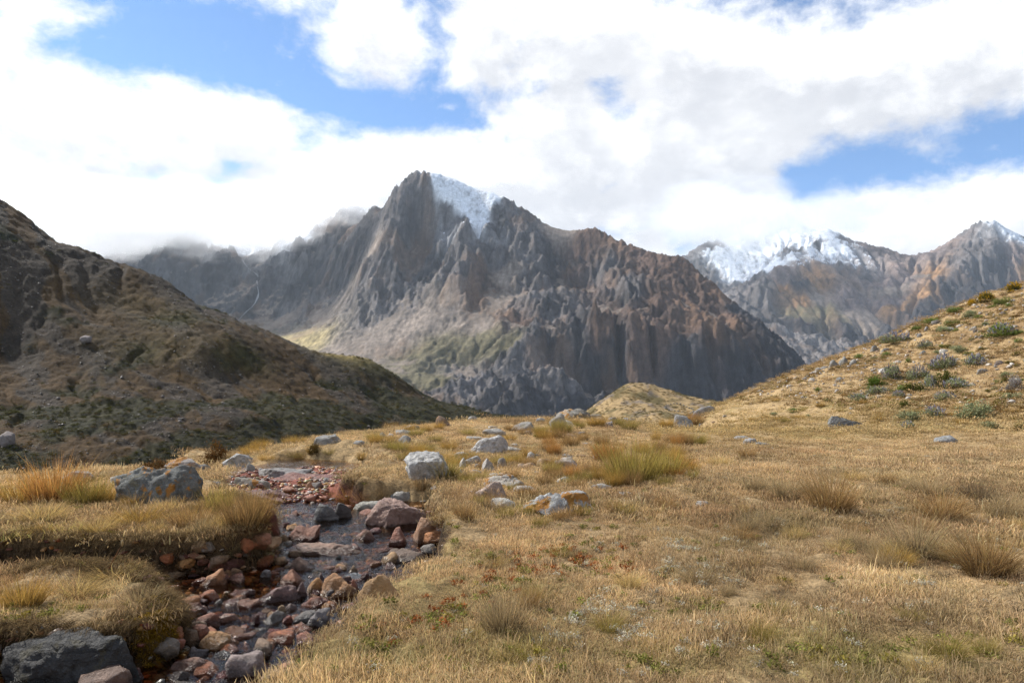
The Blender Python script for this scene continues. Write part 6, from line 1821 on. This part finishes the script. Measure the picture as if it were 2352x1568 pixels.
scatter('scree', S_SCREE, np.stack([x, y, z + sz * .1], -1), np.stack([rs.normal(0, .3, m), rs.normal(0, .3, m), rs.uniform(0, 6.28, m)], -1), np.repeat(sz[:, None], 3, 1), np.array([0.135, 0.108, 0.088]) * rs.uniform(.5, 1.3, m)[:, None], rs.randint(0, 4, m))
# --- dry clumps and grit on the sunny hillside
rs = np.random.RandomState(123)
N_ = 13000
aa = np.radians(rs.uniform(14, 41, N_)); r_ = np.sqrt(rs.uniform(26 ** 2, 68 ** 2, N_)); xx, yy = r_ * np.sin(aa), r_ * np.cos(aa); zz = ground_height(xx, yy)
pt = fbm2(xx / 5, yy / 5, 3, .55, 700)
sel = (zz > .35) & (rs.rand(N_) < np.clip(.42 + 1.0 * pt, .08, 1) * .62)
x, y, z = xx[sel], yy[sel], zz[sel]; m = len(x); pk = rs.rand(m)[:, None]
c = np.where(pk < .45, np.array([0.22, 0.13, 0.055]), np.where(pk < .75, np.array([0.20, 0.165, 0.055]), np.array([0.34, 0.23, 0.11])))
scatter('dry_clumps', S_SCR, np.stack([x, y, z - .01], -1), np.stack([np.zeros(m), np.zeros(m), rs.uniform(0, 6.28, m)], -1), rs.uniform(.18, .55, m)[:, None] * np.array([1.1, 1.1, .62]), c * rs.uniform(.65, 1.25, m)[:, None], rs.randint(0, 4, m))
sel = (zz > .7) & (rs.rand(N_) < .16)
x, y, z = xx[sel], yy[sel], zz[sel]; m = len(x); sz = np.clip(rs.lognormal(-2.0, .5, m), .06, .4)
scatter('grit', S_SCREE, np.stack([x, y, z + .02], -1), np.stack([rs.normal(0, .3, m), rs.normal(0, .3, m), rs.uniform(0, 6.28, m)], -1), np.repeat(sz[:, None], 3, 1), np.array([0.36, 0.32, 0.27]) * rs.uniform(.45, 1.3, m)[:, None], rs.randint(0, 4, m))
# --- dark matted dead tufts in the near turf
x, y, z, s, bw = ground_points(5200, 2.9, 24.0, 1.0)
sel = keep_mask(x, y, s, bw, z) & (fbm2(x / .9, y / .9, 3, .6, 720) > .12)
x, y, z = x[sel], y[sel], z[sel]; m = len(x)
scatter('matted_grass', S_STR, np.stack([x, y, z], -1), np.stack([rs.normal(0, .5, m), rs.normal(0, .5, m), rs.uniform(0, 6.28, m)], -1), np.stack([rs.uniform(.8, 1.6, m), rs.uniform(.8, 1.6, m), rs.uniform(.35, .7, m)], -1), np.array([0.20, 0.14, 0.09]) * rs.uniform(.5, 1.3, m)[:, None], rs.randint(0, 4, m))
# knoll
N_ = 2600
xx = rs.uniform(12, 62, N_); yy = rs.uniform(118, 182, N_); zz = knoll_height(xx, yy)
x, y, z = xx, yy, zz; m = len(x)
c = np.where((rs.rand(m) < .6)[:, None], np.array([0.12, 0.10, 0.045]), np.array([.25, .17, .08]))
scatter('scrub', S_SCR, np.stack([x, y, z], -1), np.stack([np.zeros(m), np.zeros(m), rs.uniform(0, 6.28, m)], -1), rs.uniform(.25, .75, m)[:, None] * np.array([1.4, 1.4, .7]), c * rs.uniform(.7, 1.2, m)[:, None], rs.randint(0, 4, m))

# ------------------------------------------------------------------ the air: one even haze, and cloud hugging the peaks
mh = bpy.data.materials.new('haze'); mh.use_nodes = True
k = NT(mh.node_tree)
HAZE = 2.7e-5
pv = k.n('ShaderNodeVolumePrincipled', {'Color': (0.74, 0.86, 1.0, 1), 'Density': HAZE, 'Anisotropy': 0.25})
k.n('ShaderNodeOutputMaterial', {'Volume': pv.outputs[0]})
bm = bmesh.new(); bmesh.ops.create_cube(bm, size=1.0)
me = bpy.data.meshes.new('haze'); bm.to_mesh(me); bm.free(); me.materials.append(mh)
hz = link('haze', me, None, (0, 5000, (2150 - 300) / 2))
hz.scale = (28000, 22000, 2150 + 300)
tag(hz, kind='stuff')

_v, _f = ico(4)
mist_me = {}


def mist(px, py, Y, spx, spy, sy, dens, seed, soft=0.55, nscale=2.2):
    m, k = new_mat('cloud mist')
    tc = k.n('ShaderNodeTexCoord').outputs['Object']
    r = k.v('LENGTH', tc)
    wob = k.noise(k.v('ADD', tc, (seed * 3.1, seed * 1.7, 0)), nscale, 4.0, 0.55)
    rr_ = k.m('MULTIPLY_ADD', k.m('SUBTRACT', wob, 0.5), -1.6, r)
    fall = k.step(rr_, 0.98, 0.98 - soft)
    edge = k.step(r, 1.0, 0.82)
    den = k.m('MULTIPLY', k.m('MULTIPLY', k.m('MULTIPLY', fall, fall), edge), dens)
    pv = k.n('ShaderNodeVolumePrincipled', {'Color': (1.0, 1.0, 1.0, 1), 'Density': den, 'Anisotropy': 0.7})
    k.n('ShaderNodeOutputMaterial', {'Volume': pv.outputs[0]})
    me = mesh_from('cloud', _v, _f.ravel(), np.full(len(_f), 3), m)
    o = link('cloud', me, None, P(px, py, Y))
    o.scale = (spx / F_PX * Y, sy, spy / F_PX * Y)
    tag(o, kind='stuff')


mist(130, 515, 3560, 410, 125, 520, .0090, 1)
mist(520, 510, 3520, 310, 114, 420, .0080, 2)
mist(770, 440, 3330, 200, 92, 300, .0060, 3)
mist(1660, 496, 6000, 230, 100, 700, .0042, 4)
mist(1880, 500, 6500, 190, 66, 500, .0034, 5)
mist(1110, 408, 3080, 110, 34, 120, .0060, 6)

# ------------------------------------------------------------------ repeats: say which one each is by its nearest landmark
MARKS = [('the leaning red boulder', 700, 1240), ('the long flat midstream slab', 745, 1270), ('the orange cut bank boulder', 493, 1345), ('the brown midstream wedge', 700, 1310), ('the orange red angular boulder', 677, 1345),
         ('the round ochre stone', 726, 1360), ('the big coarse orange boulder', 777, 1372), ('the ochre wedge by the bank', 863, 1375), ('the flat dark purplish slab', 640, 1384), ('the grey purple boulder', 728, 1438),
         ('the large pale reddish boulder', 570, 1550), ('the flat red brown slab', 442, 1542), ('the dark slate boulder', 150, 1575), ('the flat brown slab', 925, 1292), ('the knobbly red boulder', 914, 1254),
         ('the tall orange brown rock', 973, 1248), ('the broad pinkish slab', 905, 1214), ('the wet black and white boulder', 751, 1204), ('the dark red rounded boulder', 618, 1208), ('the dark crimson slab', 636, 1459),
         ('the big pale meadow boulder', 975, 1102), ('the long tilted pale slab', 1117, 1039), ('the long pale outcrop', 1165, 1118), ('the broad orange fronted boulder', 1293, 1182), ('the crest rock heap', 1305, 962), ('the broad crest boulder', 1202, 990),
         ('the rust brown crest boulder', 1016, 978), ('the large green gold tussock', 1460, 1115), ('the tall brown tussock', 1925, 1180), ('the dark flattened tussock', 2268, 1158), ('the big soft grey tussock', 2130, 1290), ('the big brown edge tussock', 2300, 1330),
         ('the large near meadow tussock', 1155, 1460), ('the dark grey block', 1932, 981), ('the lone grey boulder far right', 2167, 1018), ('the striped rock fin', 1564, 985), ('the small brown bush', 720, 1046), ('the large lichened boulder', 360, 1164),
         ('the tall dark olive bush', 2180, 890), ('the fresh green bush', 2020, 887), ('the tall violet bush', 2178, 846), ('the violet skyline bush', 2071, 786), ('the grey skyline pair', 1940, 838), ('the yellow skyline bush', 2275, 692),
         ('the big yellow bush', 2336, 666), ('the large sprawling silver bush', 2262, 962), ('the group of three silver bushes', 2110, 960), ('the dry grey right edge bush', 2342, 895), ('the pale silvery bush', 2182, 920), ('the low greyish bush', 1979, 920), ('the rounded grey meadow rock', 1086, 1069), ('the red bedrock shelf', 640, 1120)]
DIRS = ['right of', 'behind and right of', 'behind', 'behind and left of', 'left of', 'before and left of', 'before', 'before and right of']
ORD = ['nearest', 'second', 'third', 'fourth', 'fifth', 'sixth', 'seventh', 'eighth', 'ninth', 'tenth', 'eleventh', 'twelfth', 'thirteenth', 'fourteenth', 'fifteenth', 'sixteenth']
cells = {}
for o, noun, px, py in REPEATS:
    dd = [((px - a) ** 2 + ((py - b) * 1.6) ** 2, i) for i, (_, a, b) in enumerate(MARKS)]
    d2, i = min(dd)
    ang = math.atan2(-(py - MARKS[i][2]) * 1.6, px - MARKS[i][1])
    cells.setdefault((noun, i, int(round(ang / (math.pi / 4))) % 8), []).append((d2, o))
for (noun, i, s_), lst in cells.items():
    lst.sort(key=lambda t: t[0])
    for q, (_, o) in enumerate(lst):
        if noun == 'tussock':
            c = o.color; h_ = 'olive' if c[1] > c[0] * .76 else 'straw' if c[0] > .47 else 'grey brown' if c[2] > c[0] * .47 else 'russet' if c[1] < c[0] * .58 else 'golden' if c[2] < c[0] * .3 else 'brown'
        elif noun == 'cobble':
            h_ = o['hue']
        elif noun == 'shrub':
            h_ = 'tiny green'
        else:
            h_ = 'small pale' if o.color[0] > .27 else 'small grey'
        o['label'] = '%s %s, %s one %s %s' % (h_, noun, ORD[min(q, 15)], DIRS[s_], MARKS[i][0])
        if 'hue' in o:
            del o['hue']
